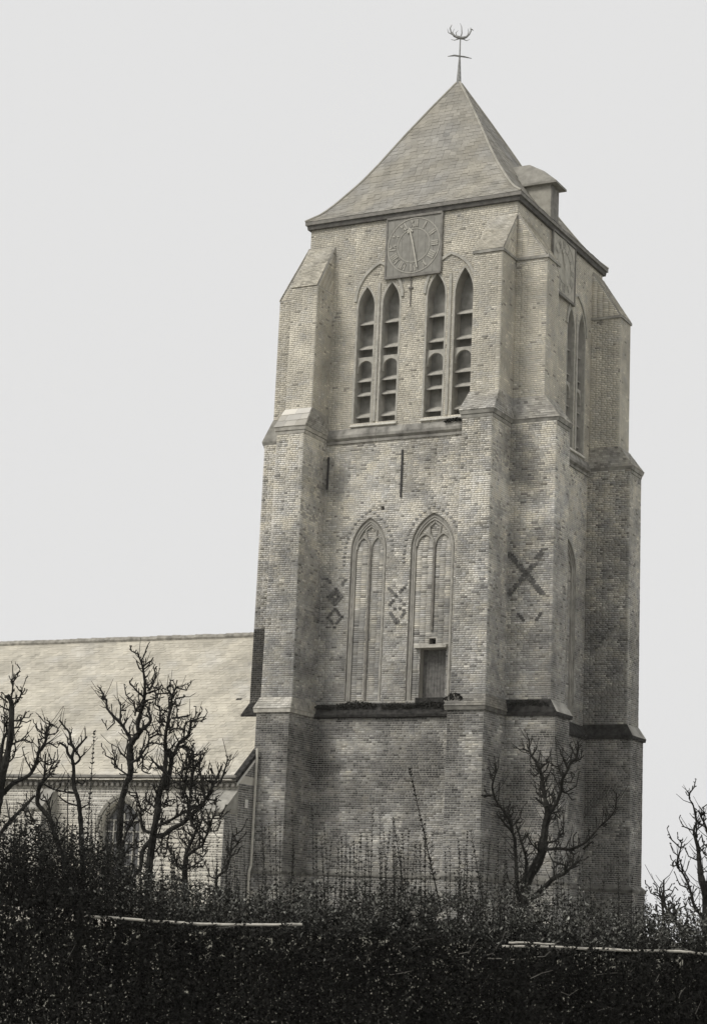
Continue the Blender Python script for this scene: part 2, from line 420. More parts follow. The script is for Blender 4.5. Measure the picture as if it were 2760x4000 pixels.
# front and side wall brickwork
NKEY_X = 5
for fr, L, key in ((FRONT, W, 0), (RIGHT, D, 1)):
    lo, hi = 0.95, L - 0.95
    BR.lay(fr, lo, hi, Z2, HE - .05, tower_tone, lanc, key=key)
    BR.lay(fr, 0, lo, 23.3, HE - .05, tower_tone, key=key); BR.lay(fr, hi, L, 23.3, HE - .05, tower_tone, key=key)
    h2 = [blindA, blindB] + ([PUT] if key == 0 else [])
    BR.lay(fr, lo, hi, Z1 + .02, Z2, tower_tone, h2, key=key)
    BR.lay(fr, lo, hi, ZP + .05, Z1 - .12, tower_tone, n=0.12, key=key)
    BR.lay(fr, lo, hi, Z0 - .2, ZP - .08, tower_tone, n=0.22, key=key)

# buttresses ------------------------------------------------------------------
# each: projects along -Y (front) or +-X (sides)
STG = [(Z0 - .6, ZP, 1.32, 1.92), (ZP, Z1, 1.24, 1.80), (Z1, Z2, None, 1.62), (Z2, None, 1.03, 1.14)]
def rect(kind, b, p, sh):
    """footprint of a buttress with width b, projection p, shifted outwards by sh at its corner"""
    if kind == 'FL': return (-sh, b - sh, -p, 0.02)
    if kind == 'FR': return (W - b + sh, W + sh, -p, 0.02)
    if kind == 'NB': return (W - .02, W + p, -sh, b - sh)
    if kind == 'RB': return (W - .02, W + p, D - b + sh, D + sh)
    if kind == 'LB': return (-(p - .2 if p > 1.3 else p), .02, -sh, b - sh)
TOPS = {'FL': (23.35, 25.15), 'FR': (23.82, 25.40), 'NB': (23.82, 25.45), 'RB': (23.9, 25.7), 'LB': (23.35, 25.2)}
HEADS = []; SETOFF = []
parts_b = {}
def rows_of(kind, b0, p0, sh0, b1, p1, sh1, z0, z1, tone, extra=0.0):
    """bricks on the faces of one stage that can be seen from the lane"""
    r0, r1 = rect(kind, b0, p0, sh0), rect(kind, b1, p1, sh1)
    K = {'FL': 2, 'FR': 3, 'NB': 4, 'RB': 6, 'LB': 7}[kind]
    f = Fr((0, r0[2], 0), (1, 0, 0), (0, -1, 0))
    BR.lay(f, r0[0], r0[1], z0, z1, tone, ua2=r1[0], ub2=r1[1], key=K)
    s = Fr((r0[1], 0, 0), (0, 1, 0), (1, 0, 0))
    if kind == 'LB': return
    # side face leans a little with the taper: follow it in two lifts
    N = 6 if abs(r1[1] - r0[1]) > .01 else 1
    for i in range(N):
        fa = i / N; xx = r0[1] + (r1[1] - r0[1]) * (fa + .5 / N)
        s = Fr((xx, 0, 0), (0, 1, 0), (1, 0, 0))
        BR.lay(s, r0[2], min(r0[3], 99), z0 + (z1 - z0) * fa, z0 + (z1 - z0) * (fa + 1 / N), tone, key=K)

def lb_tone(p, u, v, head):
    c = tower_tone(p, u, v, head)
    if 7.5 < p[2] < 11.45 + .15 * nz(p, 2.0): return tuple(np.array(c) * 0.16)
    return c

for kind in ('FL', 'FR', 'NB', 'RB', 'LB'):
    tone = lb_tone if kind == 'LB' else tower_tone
    cm = MB()
    zt, zw = TOPS[kind]
    sp = [(Z0 - .6, 1.34, 1.92, .14, ZP - .05, 1.34, 1.92, .14), (ZP - .05, 1.24, 1.80, .10, Z1, 1.24, 1.80, .10),
          (Z1, 1.20, 1.63, .07, Z2, 1.04, 1.61, .0), (Z2, 1.03, 1.14, .0, zt, 1.03, 1.14, .0)]
    for i, (za, b0, p0, s0, zb, b1, p1, s1) in enumerate(sp):
        cm.frustum(rect(kind, b0, p0, s0), za, rect(kind, b1, p1, s1), zb, 0)
    # sloping head, dies into the wall under the eaves
    a = rect(kind, 1.03, 1.14, 0)
    e = rect(kind, 1.03, 0.05, 0)
    cm.frustum(a, zt, e, zw, 0)
    bo = cm.build('buttress', [M_MORTAR], T)
    parts_b[kind] = bo
    for i, (za, b0, p0, s0, zb, b1, p1, s1) in enumerate(sp):
        lo = max(za, Z0 - .2) + (.10 if i in (1,) else .42 if i == 2 else .80 if i == 3 else 0)
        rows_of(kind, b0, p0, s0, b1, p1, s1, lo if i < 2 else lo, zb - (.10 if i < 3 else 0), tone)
    # cappings at the set-offs: drip slab + weathering slope
    cp = MB()
    def ring(b, p, s, e):
        r = rect(kind, b, p, s)
        if kind in ('FL', 'FR'): return (r[0] - e, r[1] + e, r[2] - e, r[3])
        if kind == 'LB': return (r[0] - e, r[1], r[2] - e, r[3] + e)
        return (r[0], r[1] + e, r[2] - e, r[3] + e)
    cp.frustum(ring(1.24, 1.80, .10, .07), Z1 - .10, ring(1.24, 1.80, .10, .09), Z1 + .02)
    cp.frustum(ring(1.24, 1.80, .10, .09), Z1 + .02, ring(1.19, 1.63, .07, .012), Z1 + .42)
    dark1 = kind in ('FR', 'NB', 'RB', 'LB')
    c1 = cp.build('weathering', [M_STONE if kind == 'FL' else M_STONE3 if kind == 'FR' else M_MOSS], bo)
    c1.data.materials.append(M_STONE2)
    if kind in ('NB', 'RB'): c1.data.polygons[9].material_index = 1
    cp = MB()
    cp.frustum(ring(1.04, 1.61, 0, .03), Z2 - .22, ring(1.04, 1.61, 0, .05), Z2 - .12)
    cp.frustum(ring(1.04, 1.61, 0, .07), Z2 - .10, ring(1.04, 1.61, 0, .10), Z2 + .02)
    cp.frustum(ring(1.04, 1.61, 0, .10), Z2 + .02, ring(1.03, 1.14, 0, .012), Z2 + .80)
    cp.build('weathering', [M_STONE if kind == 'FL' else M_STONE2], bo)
    cp = MB()
    cp.frustum(ring(1.34, 1.92, .14, .03), ZP - .14, ring(1.34, 1.92, .14, .05), ZP - .04)
    cp.frustum(ring(1.34, 1.92, .14, .05), ZP - .04, ring(1.24, 1.80, .10, .012), ZP + .10)
    cp.build('plinth_moulding', [M_STONE3], bo)
    for z_, hh_, (b0, p0, s0, e0_), (b1, p1, s1, e1_), bt in ((Z1 + .03, .39, (1.24, 1.80, .10, .095), (1.19, 1.63, .07, .015), {'FL': .42, 'FR': .17}.get(kind)), (Z2 + .03, .77, (1.04, 1.61, 0, .105), (1.03, 1.14, 0, .015), .52 if kind == 'FL' else .36)):
        if bt is None: continue
        A = ring(b0, p0, s0, e0_); Bq = ring(b1, p1, s1, e1_)
        if kind in ('FL', 'FR'): q4 = [(A[0], A[2], z_), (A[1], A[2], z_), (Bq[0], Bq[2], z_ + hh_), (Bq[1], Bq[2], z_ + hh_)]
        elif kind == 'LB': continue
        else: q4 = [(A[1], A[2], z_), (A[1], A[3], z_), (Bq[1], Bq[2], z_ + hh_), (Bq[1], Bq[3], z_ + hh_)]
        if kind in ('FL', 'FR'): q5 = [(A[1], A[2], z_), (A[1], A[3], z_), (Bq[1], Bq[2], z_ + hh_), (Bq[1], Bq[3], z_ + hh_)]
        else: q5 = [(A[0], A[2], z_), (A[1], A[2], z_), (Bq[0], Bq[2], z_ + hh_), (Bq[1], Bq[2], z_ + hh_)]
        SETOFF.append((bo, [np.array(q) for q in q5], min(bt, .36), .13, int(hh_ / .075)))
        SETOFF.append((bo, [np.array(q) for q in q4], bt, .4 if bt > .45 else .13, 3 if bt > .45 else int(hh_ / .075)))
    # (the set-offs' second visible side is added below)
    # sloping head: bricks laid to the slope over a drip, brick cheeks below it
    cp = MB(); dr = ring(1.03, 1.14, 0, .05)
    cp.frustum(dr, zt - .07, dr, zt + .02)
    if kind not in ('FL', 'LB'): cp.build('drip_course', M_STONE2, bo)
    A = rect(kind, 1.03, 1.17, .02); Bq = rect(kind, 1.03, .03, .02)
    if kind in ('FL', 'FR'): q4 = [(A[0], A[2], zt + .03), (A[1], A[2], zt + .03), (Bq[0], Bq[2], zw + .03), (Bq[1], Bq[2], zw + .03)]
    elif kind == 'LB': q4 = [(A[0], A[3], zt + .03), (A[0], A[2], zt + .03), (Bq[0], Bq[3], zw + .03), (Bq[0], Bq[2], zw + .03)]
    else: q4 = [(A[1], A[2], zt + .03), (A[1], A[3], zt + .03), (Bq[1], Bq[2], zw + .03), (Bq[1], Bq[3], zw + .03)]
    HEADS.append((bo, [np.array(q) for q in q4]))
    K = {'FL': 2, 'FR': 3, 'NB': 4, 'RB': 6, 'LB': 7}[kind]
    for rr in range(int((zw - zt) / .07)):
        z = zt + .03 + rr * .07; pr = 1.14 * (1 - (z + .07 - zt) / (zw - zt))
        if pr < .1: break
        rr_ = rect(kind, 1.03, pr, 0)
        if kind in ('FL', 'FR'): BR.lay(Fr((rr_[1], 0, 0), (0, 1, 0), (1, 0, 0)), rr_[2], 0, z, z + .07, tone, key=K)
        else: BR.lay(Fr((0, rr_[2], 0), (1, 0, 0), (0, -1, 0)), rr_[0], rr_[1], z, z + .07, tone, key=K)

# string courses on the walls between the buttresses ---------------------------
def string(fr, u0, u1, prof, name, M):
    s = MB(); k = len(prof)
    N = max(1, int((u1 - u0) / 0.9)); st = (u1 - u0) / N
    o = None
    for i in range(N):                                    # cut stones, each a piece of its own
        s = MB(); a, b = u0 + i * st + .004, u0 + (i + 1) * st - .004
        dz = random.uniform(-.006, .006); dn = random.uniform(-.006, .006)
        vs = [fr.p(a, v + dz, n + dn) for n, v in prof] + [fr.p(b, v + dz, n + dn) for n, v in prof]
        fs = [(j, (j + 1) % k, (j + 1) % k + k, j + k) for j in range(k)] + [tuple(range(k - 1, -1, -1)), tuple(range(k, 2 * k))]
        s.add(vs, fs); o = s.build(name, M, wo)
for fr, L in ((FRONT, W), (RIGHT, D)):
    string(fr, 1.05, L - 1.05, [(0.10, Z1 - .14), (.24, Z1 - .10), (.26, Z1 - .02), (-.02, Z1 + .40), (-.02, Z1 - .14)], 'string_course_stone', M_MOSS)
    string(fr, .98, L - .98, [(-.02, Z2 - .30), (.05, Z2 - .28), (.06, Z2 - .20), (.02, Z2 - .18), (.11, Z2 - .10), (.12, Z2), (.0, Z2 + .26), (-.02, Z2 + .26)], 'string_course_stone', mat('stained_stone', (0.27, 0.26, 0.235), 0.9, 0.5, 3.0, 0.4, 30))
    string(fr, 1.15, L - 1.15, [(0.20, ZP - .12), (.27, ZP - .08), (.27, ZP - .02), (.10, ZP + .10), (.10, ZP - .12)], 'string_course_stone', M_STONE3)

# clumps of moss and wall plants on the lower capping
def moss_clump(x, y, z, w, h, name='moss'):
    c = MB(); K = int(700 * w)
    for i in range(K):
        px = x + random.uniform(-w, w); hh = h * (1 - abs(px - x) / w * .6)
        p = np.array([px, y + random.uniform(-.16, .02), z + random.uniform(-.02, hh)])
        d = rng.normal(size=3) * .022; e = rng.normal(size=3) * .022
        c.add([p - d, p + e, p + d, p - e], [(0, 1, 2, 3)], 0, (0.022, 0.022, 0.019))
    o = c.build(name, M_LEAF, wo, kind='stuff')
for a in ((2.75, -.06, 8.72, .75, .26), (4.2, -.06, 8.70, .5, .16), (5.4, -.06, 8.70, .75, .20), (7.05, -1.68, 8.72, .30, .26), (8.9, -.04, 8.72, .7, .20), (1.5, -.06, 8.70, .4, .14), (5.9, -.02, 18.34, .3, .1)):
    moss_clump(*a)

# belfry windows ----------------------------------------------------------------
def belfry(fr, tag):
    for i, (a, b, s, t) in enumerate(LANCETS):
        bw = MB(); fr_quad(bw, fr, lanc[i], -0.49)
        w = bw.build('belfry_window', M_BOARD, T)
        # chamfered stone frame
        f = MB(); loop = arch(a - .03, b + .03, LSILL, s, t + .05)
        fr_bar(f, fr, loop[1:] + [loop[0]], .07, -.10, .012); f.build('frame', M_LOUV, w)
        for z0 in (22.22, 21.32, 20.15, 19.64, 18.86):
            l = MB(); a2, b2 = a + .01, b - .01
            vs = [fr.p(u, v, n) for u in (a2, b2) for n, v in ((-.15, z0 - .055), (-.15, z0 - .015), (-.47, z0 + .19), (-.47, z0 + .15))]
            l.add(vs, [(0, 1, 2, 3), (7, 6, 5, 4), (0, 4, 5, 1), (1, 5, 6, 2), (2, 6, 7, 3), (3, 7, 4, 0)])
            l.build('louvre', M_LOUV, w)
        # transom with a round-headed light below it
        tr = MB(); head = round_arch(a + .05, b - .05, 20.3, 20.60 - .02, 8)
        outer = [(a, 20.4), (b, 20.4), (b, 21.0), (a, 21.0)]
        hole = [(u, v) for u, v in head[2:]]
        ring_u = [(a + .0, 20.42)] + [(a, 20.98), (b, 20.98), (b, 20.42), (b - .05, 20.42)] + [(u, v) for u, v in hole] + [(a + .05, 20.42)]
        k = len(ring_u)
        vs = [fr.p(u, v, -.12) for u, v in ring_u] + [fr.p(u, v, -.22) for u, v in ring_u]
        loops = [[Vector((u, v, 0)) for u, v in ring_u]]
        tri = tessellate_polygon(loops)
        fs = []
        for q in tri:
            A, B, Cc = (vs[j] for j in q)
            fs.append(tuple(q) if np.cross(B - A, Cc - A) @ fr.N > 0 else tuple(reversed(q)))
        fs += [(j, (j + 1) % k, (j + 1) % k + k, j + k) for j in range(k)]
        tr.add(vs, fs); tr.build('transom', M_LOUV, w)
    for (a, b) in ((LANCETS[0][0] - .08, LANCETS[1][1] + .08), (LANCETS[2][0] - .08, LANCETS[3][1] + .08)):
        N = 3
        for i in range(N):
            sl_ = MB(); u0, u1 = a + (b - a) * i / N + .004, a + (b - a) * (i + 1) / N - .004
            vs = [fr.p(u, v, n) for u in (u0, u1) for n, v in ((.02, LSILL - .15), (.075, LSILL - .13), (.065, LSILL - .06), (-.30, LSILL + .03), (-.30, LSILL - .15))]
            sl_.add(vs, [(0, 1, 2, 3, 4), (9, 8, 7, 6, 5), (0, 5, 6, 1), (1, 6, 7, 2), (2, 7, 8, 3)]); sl_.build('sill_stone', M_SILL, wo)
    # hood moulds over each pair and the shaft between the two lights
    for (a, b) in ((LANCETS[0][0] - .05, LANCETS[1][1] + .05), (LANCETS[2][0] - .05, LANCETS[3][1] + .05)):
        hd = arch(a - .05, b + .05, 22.9, 23.0, 24.35); pts = hd[2:]
        h = MB(); fr_bar(h, fr, pts, .10, -.02, .055); h.build('hood_mould', M_LOUV, wo)
        u = (a + b) / 2
        s = MB(); fr_bar(s, fr, [(u, 18.6), (u, 23.6)], .10, -.02, .045); s.build('mullion_shaft', M_LOUV, wo)
belfry(FRONT, 'front'); belfry(RIGHT, 'side')

# blind windows with brick tracery ------------------------------------------------
def blind(fr, i, door):
    u0, u1, vs_, va = BLIND[i]
    inner = blind_geom(i); holes = []
    bb = MB()
    outer = [blindA, blindB][i]
    # step between the two orders
    holes_in = [(inner, 0.07)]
    panel(bb, fr, [(u + (.0), v) for u, v in outer], holes_in, -0.08, 0, 0)
    dh = [(DOORHOLE, .32), (SLOT, .35)] if door else []
    panel(bb, fr, inner, dh, -0.15, 0, 0)
    o = bb.build('blind_window', [M_MORTAR], T)
    B2 = Bricks()
    u_lo, u_hi = u0 + .15, u1 - .15
    def outside_hole(poly, lo, hi, v0, v1): return
    # infill brickwork, clipped by the arch
    big = [(u0 - 1, 8), (u1 + 1, 8), (u1 + 1, 17), (u0 - 1, 17)]
    hs = ([DOORHOLE, SLOT] if door else [])
    rows = int((va - 9.0) / .07)
    for r in range(rows):
        v = 8.98 + r * .07
        xs = [u for u in np.linspace(u_lo, u_hi, 80) if inside(inner, u, v + .035)]
        if len(xs) > 3: B2.lay(fr, xs[0] - .005, xs[-1] + .005, v, v + .07, lambda p, u, q, h: tuple(np.array(tower_tone(p, u, q, h)) * 1.06), hs, n=-0.15, proud=(.005, .012))
    B2.build('infill_brickwork', o)
    # tracery: moulded jamb roll, mullion, sub-arches
    tr = MB(); uc = (u_lo + u_hi) / 2 + .02
    roll = arch(u0 + .08, u1 - .08, 8.95, vs_, va - .11)
    fr_bar(tr, fr, roll[1:] + [roll[0]], .045, -.09, -.05)
    tr.build('jamb_roll', M_MOULD, o)
    tr = MB()
    fr_bar(tr, fr, [(uc, 11.28 if door else 8.97), (uc, 14.25)], .075, -.145, -.075)
    tr.build('mullion', mat('mullion_brick_%d%d' % (i, door), (.20, .19, .17), .9, .3, 8, .3, 40), o)
    tr = MB()
    for a, b in ((u_lo, uc), (uc, u_hi)):
        q = arch(a + .02, b - .02, 14.0, 14.15, 14.56, 6)[2:]
        fr_bar(tr, fr, q, .06, -.145, -.085)
    fr_bar(tr, fr, [(uc - .02, 14.28), (uc - .18, 14.55), (uc - .20, 14.8), (uc, va - .28)], .055, -.145, -.09)
    fr_bar(tr, fr, [(uc + .02, 14.28), (uc + .18, 14.55), (uc + .20, 14.8), (uc, va - .28)], .055, -.145, -.09)
    tr.build('tracery', M_MOULD, o)
    return o
bA = blind(FRONT, 0, False); bB = blind(FRONT, 1, True); bC = blind(RIGHT, 0, False); bD = blind(RIGHT, 1, False)

# boarded door high in the wall ------------------------------------------------------
dm = MB()
fr_quad(dm, FRONT, [(4.88, 9.04), (5.84, 9.04), (5.84, 10.68), (4.88, 10.68)], -0.47)
door = dm.build('door', M_DARK, T)
npl = 9; pw = .96 / npl
for i in range(npl):
    p = MB(); a = 4.88 + i * pw + .004; b = a + pw - .008; zb = 9.05 + random.uniform(0, .03)
    dp = random.uniform(0, .012)
    p.box(a, b, .44 - dp, .46, zb, 10.67); p.build('plank', M_DOOR, door)
p = MB(); p.box(4.72, 5.90, -.03, .47, 10.69, 10.80); p.build('lintel', M_STONE, door)
p = MB(); p.box(4.86, 5.86, -.06, .47, 8.88, 9.035); p.build('threshold', M_MOSS, door)
p = MB(); fr_quad(p, FRONT, SLOT, -.49); p.build('beam_hole', M_DARK, wo)
p = MB(); fr_quad(p, FRONT, PUT, -.29); p.build('putlog_hole', M_DARK, wo)

# iron wall anchors ------------------------------------------------------------------
for u, z0, z1 in ((1.17, 16.30, 17.44), (4.02, 15.85, 17.50)):
    a = MB(); a.box(u - .03, u + .03, -.055, -.012, z0, z1); a.build('wall_anchor', M_IRON, wo)
a = MB(); a.box(4.07, 4.10, -.045, -.012, 22.6, 23.65); a.box(4.0, 4.17, -.05, -.012, 23.24, 23.29); a.build('wall_anchor', mat('rusted_grey_iron', (.16, .15, .135), .8, .3, 10), wo)

# diaper work: dark header bricks, each a brick of its own ------------------------------
def header(fr, u, v, n=0.012, w=.055, h=.031, dark=.075, rot=0.0, parent=None):
    q = bpy.data.objects.new('brick', BRICK_MESH); col.objects.link(q); q.parent = parent or wo
    c, s = math.cos(rot), math.sin(rot)
    U = fr.U * c + fr.V * s; V = -fr.U * s + fr.V * c; th = .022
    R = Matrix(((U[0] * w, fr.N[0] * th, V[0] * h, 0), (U[1] * w, fr.N[1] * th, V[1] * h, 0), (U[2] * w, fr.N[2] * th, V[2] * h, 0), (0, 0, 0, 1)))
    R.translation = Vector(fr.p(u, v, n) - org(wo)); q.matrix_local = R
    d = dark * random.uniform(.7, 1.35); q.color = (d, d * .98, d * .93, 1)
    return 1
ND = 0
XF = Fr((0, -0.07, 0), (1, 0, 0), (0, -1, 0))              # the side buttress' broad face
def line(fr, u0, v0, u1, v1, wid=1, **k):
    global ND
    N = max(1, int(round(abs(v1 - v0) / .07)))
    for i in range(N + 1):
        f = i / max(1, N); v = round((v0 + (v1 - v0) * f) / .07) * .07; u = u0 + (u1 - u0) * f
        for j in range(wid):
            if random.random() < .10: continue
            ND += header(fr, u + random.uniform(-.02, .02) + (j - (wid - 1) / 2) * .118, v, **k)
line(XF, 8.06, 13.74, 9.28, 12.34, 2, dark=.12); line(XF, 9.30, 13.76, 8.10, 12.34, 2, dark=.12)
line(XF, 8.45, 11.72, 8.62, 11.50, 1, dark=.11); line(XF, 9.22, 11.72, 9.08, 11.50, 1, dark=.11)
def diamond(fr, u, v, s, **k):
    line(fr, u - s, v, u, v + s * 1.1, **k); line(fr, u, v + s * 1.1, u + s, v, **k); line(fr, u - s, v, u, v - s * 1.1, **k); line(fr, u, v - s * 1.1, u + s, v, **k)
line(FRONT, 3.72, 12.77, 4.30, 12.18, dark=.17); line(FRONT, 4.28, 12.77, 3.75, 12.18, dark=.13)
line(FRONT, 3.80, 11.92, 4.05, 11.58, dark=.17); line(FRONT, 4.31, 11.92, 4.06, 11.58, dark=.17); line(FRONT, 3.82, 11.96, 3.95, 12.06, dark=.17); line(FRONT, 4.29, 11.96, 4.15, 12.06, dark=.13)
diamond(FRONT, 1.68, 12.55, .26, dark=.17); diamond(FRONT, 1.68, 12.55, .13, dark=.17); diamond(FRONT, 1.70, 11.80, .26, dark=.13)
line(FRONT, 1.45, 13.0, 1.35, 13.15, dark=.17); line(FRONT, 1.95, 12.98, 2.02, 13.1, dark=.17)
diamond(Fr((0, D - 1.20, 0), (1, 0, 0), (0, -1, 0)), 8.5, 11.95, .28, dark=.13)
for i in range(5): ND += header(FRONT, 6.25 + (i % 2) * .12, 13.1 - i * .28, dark=.17)
# rowlock dots round the blind arches
for i, fr in ((0, FRONT), (1, FRONT)):
    u0, u1, vs_, va = BLIND[i]
    pts = arch(u0 - .22, u1 + .22, 13.2, vs_ - .05, va + .24, 10)[2:]
    for q in pts: ND += header(fr, q[0], q[1], w=.05, h=.033, dark=.28)
    for k in range(3): ND += header(fr, u0 - .24, 13.9 - k * .14, w=.05, dark=.26)

# the 300 largest bricks in view (with the diaper bricks) are pieces; the rest is joined
def near_key(i):
    r = BR.r[i]; P = r[0].p(r[1], r[2]); return (P[2] < 3.6, r[3] * -60 + np.linalg.norm(P - CAM))
cand = [i for i, r in enumerate(BR.r) if r[7] in (3, 4) and 4.2 < r[2] < 8.3 and r[0].N[1] < -.5 and r[3] > .09]
cand.sort(key=near_key)
BR.build('brickwork', wo, cand[:max(0, 296 - ND)])

# tower roof ---------------------------------------------------------------------------
OV = 0.17; AP = np.array([3.74, 3.95, 32.75]); ZE = HE + .03
PROF = [(0, 0), (.11, .06), (.20, .135), (.36, .285), (.47, .405), (.64, .605), (.81, .795), (1, 1)]
def hgt(f):
    for (a, b), (c, d) in zip(PROF, PROF[1:]):
        if f <= c: return b + (d - b) * (f - a) / (c - a)
    return 1.0
cor = [np.array([-OV, -OV]), np.array([W + OV, -OV]), np.array([W + OV, D + OV]), np.array([-OV, D + OV])]
def rp(k, f):
    xy = cor[k] + (AP[:2] - cor[k]) * f; return np.array([xy[0], xy[1], ZE + (AP[2] - ZE) * hgt(f)])
roof = MB(); fs_ = [p[0] for p in PROF]
for k in range(4):
    for a, b in zip(fs_, fs_[1:]):
        roof.add([rp(k, a), rp((k + 1) % 4, a), rp((k + 1) % 4, b), rp(k, b)], [(0, 1, 2, 3)])
ro = roof.build('roof', M_DECK, T)
sl_pts = []
def slates(name, rowfn, nrows, width, base, warm, parent, pick_n, mat_j, mat_o, piece, thick=.014, lift=.02, holes=None, jit=.10):
    """overlapping slates: rowfn(i) -> (lower left, lower right, upper left, upper right) of the course"""
    mb = MB(); recs = []
    for i in range(nrows):
        LL, LR, UL, UR = rowfn(i); Lw = np.linalg.norm(LR - LL)
        N = max(1, int(Lw / width)); off = (i % 2) * .5
        nrm = np.cross(LR - LL, UL - LL); nrm /= np.linalg.norm(nrm) + 1e-9
        for j in range(-1, N + 1):
            a, b = max(0, (j + off) / N), min(1, (j + 1 + off) / N)
            if b - a < .15 / N: continue
            if random.random() < .0012: continue
            g_ = .003 / max(Lw, .01)
            p = [LL + (LR - LL) * (a + g_), LL + (LR - LL) * (b - g_), UL + (UR - UL) * (b - g_), UL + (UR - UL) * (a + g_)]
            if holes and holes((p[0] + p[2]) / 2): continue
            l1 = lift + random.uniform(0, .012); t = random.uniform(-.004, .004)
            dn = (p[0] - p[3]) * random.uniform(0, .06)
            top = [p[0] + dn + nrm * (l1 + t), p[1] + dn + nrm * (l1 - t), p[2] + nrm * .006, p[3] + nrm * .006]
            bot = [top[0] - nrm * thick, top[1] - nrm * thick]
            c0 = (p[0] + p[2]) / 2
            q = base * (1 + .16 * nz(c0, .5, 3) + .16 * nz(c0, 2.5, 9) + random.gauss(0, jit))
            w = min(1, max(0, warm + .5 * nz(c0, .9, 5)))
            recs.append((top, bot, tuple(q * (NEUT * (1 - w) + WARM * w)), c0))
    order = sorted(range(len(recs)), key=lambda i: np.linalg.norm(recs[i][3] - CAM)); pick = set(order[:pick_n])
    for i, (top, bot, c, c0) in enumerate(recs):
        F = [(0, 1, 2, 3), (4, 5, 1, 0), (5, 2, 1), (4, 0, 3)]
        if i in pick:
            m1 = MB(); m1.add(top + bot, F); o = m1.build(piece, mat_o, parent); o.color = (*c, 1)
        else: mb.add(top + bot, F, 0, c)
    return mb.build(name, mat_j, parent, kind='stuff')
for bo_, q4 in HEADS:
    def hrow(i, q4=q4):
        a, b = i / 26, min(1, (i + 1.15) / 26); LL, LR, UL, UR = q4
        return LL + (UL - LL) * a, LR + (UR - LR) * a, LL + (UL - LL) * b, LR + (UR - LR) * b
    slates('head_brickwork', hrow, 26, .12, .43, .9, bo_, 0, M_SLATE, M_SLATEO, 'brick', thick=.05, lift=.012)
for bo_, q4, bt, wd_, nr_ in SETOFF:
    def srow(i, q4=q4, n=nr_):
        a, b = i / n, min(1, (i + 1.1) / n); LL, LR, UL, UR = q4
        return LL + (UL - LL) * a, LR + (UR - LR) * a, LL + (UL - LL) * b, LR + (UR - LR) * b
    slates('setoff_brickwork', srow, nr_, wd_, bt, .6, bo_, 0, M_SLATE, M_SLATEO, 'brick', thick=.04, lift=.014, jit=.16)
NR = 44
def face_rows(k):
    def fn(i):
        a, b = i / NR, (i + 1.25) / NR; b = min(b, 1.0)
        return rp(k, a), rp((k + 1) % 4, a), rp(k, b), rp((k + 1) % 4, b)
    return fn
def in_dormer(p): return p[0] > 6.2 and 3.56 < p[1] < 4.28
slates('slate_covering', face_rows(0), NR, .26, .275, .75, ro, 150, M_SLATE, M_SLATEO, 'slate', thick=.007, lift=.007, jit=.06)
slates('slate_covering', face_rows(1), NR, .26, .275, .75, ro, 150, M_SLATE, M_SLATEO, 'slate', thick=.007, lift=.007, jit=.06, holes=in_dormer)
for k in range(4):
    h = MB(); h.tube([rp(k, f) + np.array([0, 0, .02]) for f in np.linspace(0, .985, 22)], .045, 6); h.build('hip_roll', mat('hip_lead_%d' % k, (.34, .325, .28), .8, .2, 4), ro)
ev = MB()
ev.frustum((-OV, W + OV, -OV, D + OV), HE - .10, (-OV, W + OV, -OV, D + OV), HE + .028)
ev.build('eaves_board', M_WOODD, ro)
sf = MB(); sf.frustum((-.10, W + .10, -.10, D + .10), HE - .26, (-.12, W + .12, -.12, D + .12), HE - .105); sf.build('eaves_cornice', mat('eaves_shade_cornice', (.10, .096, .088), .85, .3, 5), ro)  # cornice coloured dark to strengthen the shade under the eaves

# small hipped dormer on the side slope
dmr = MB(); dmr.box(5.9, 7.72, 3.56, 4.28, 26.3, 27.90); dw = dmr.build('dormer', mat('dormer_boarding', (.36, .345, .30), .85, .2, 5, .3, 30), T)
for i in range(4):
    b = MB(); y0 = 3.565 + i * .178; b.box(7.722, 7.742, y0 + .004, y0 + .174, 26.42, 27.88); b.build('board', M_WOODD, dw)
dr = MB(); e0, e1, ex, ez, zr = 3.40, 4.44, 7.97, 27.90, 28.93
vs = [(5.6, e0, ez), (ex, e0, ez), (ex, e1, ez), (5.6, e1, ez), (5.4, 3.92, zr), (6.72, 3.92, zr), (5.6, e0, ez + .08), (ex, e0, ez + .08), (ex, e1, ez + .08), (5.6, e1, ez + .08), (7.30, 3.92, 28.60)]
dr.add(vs, [(0, 3, 2, 1), (6, 7, 10, 5, 4), (7, 8, 10), (8, 9, 4, 5, 10), (0, 1, 7, 6), (1, 2, 8, 7), (2, 3, 9, 8), (0, 6, 4, 9, 3)])
dro = dr.build('dormer_roof', mat('dormer_lead', (.27, .26, .23), .8, .25, 4, .2, 20), dw)

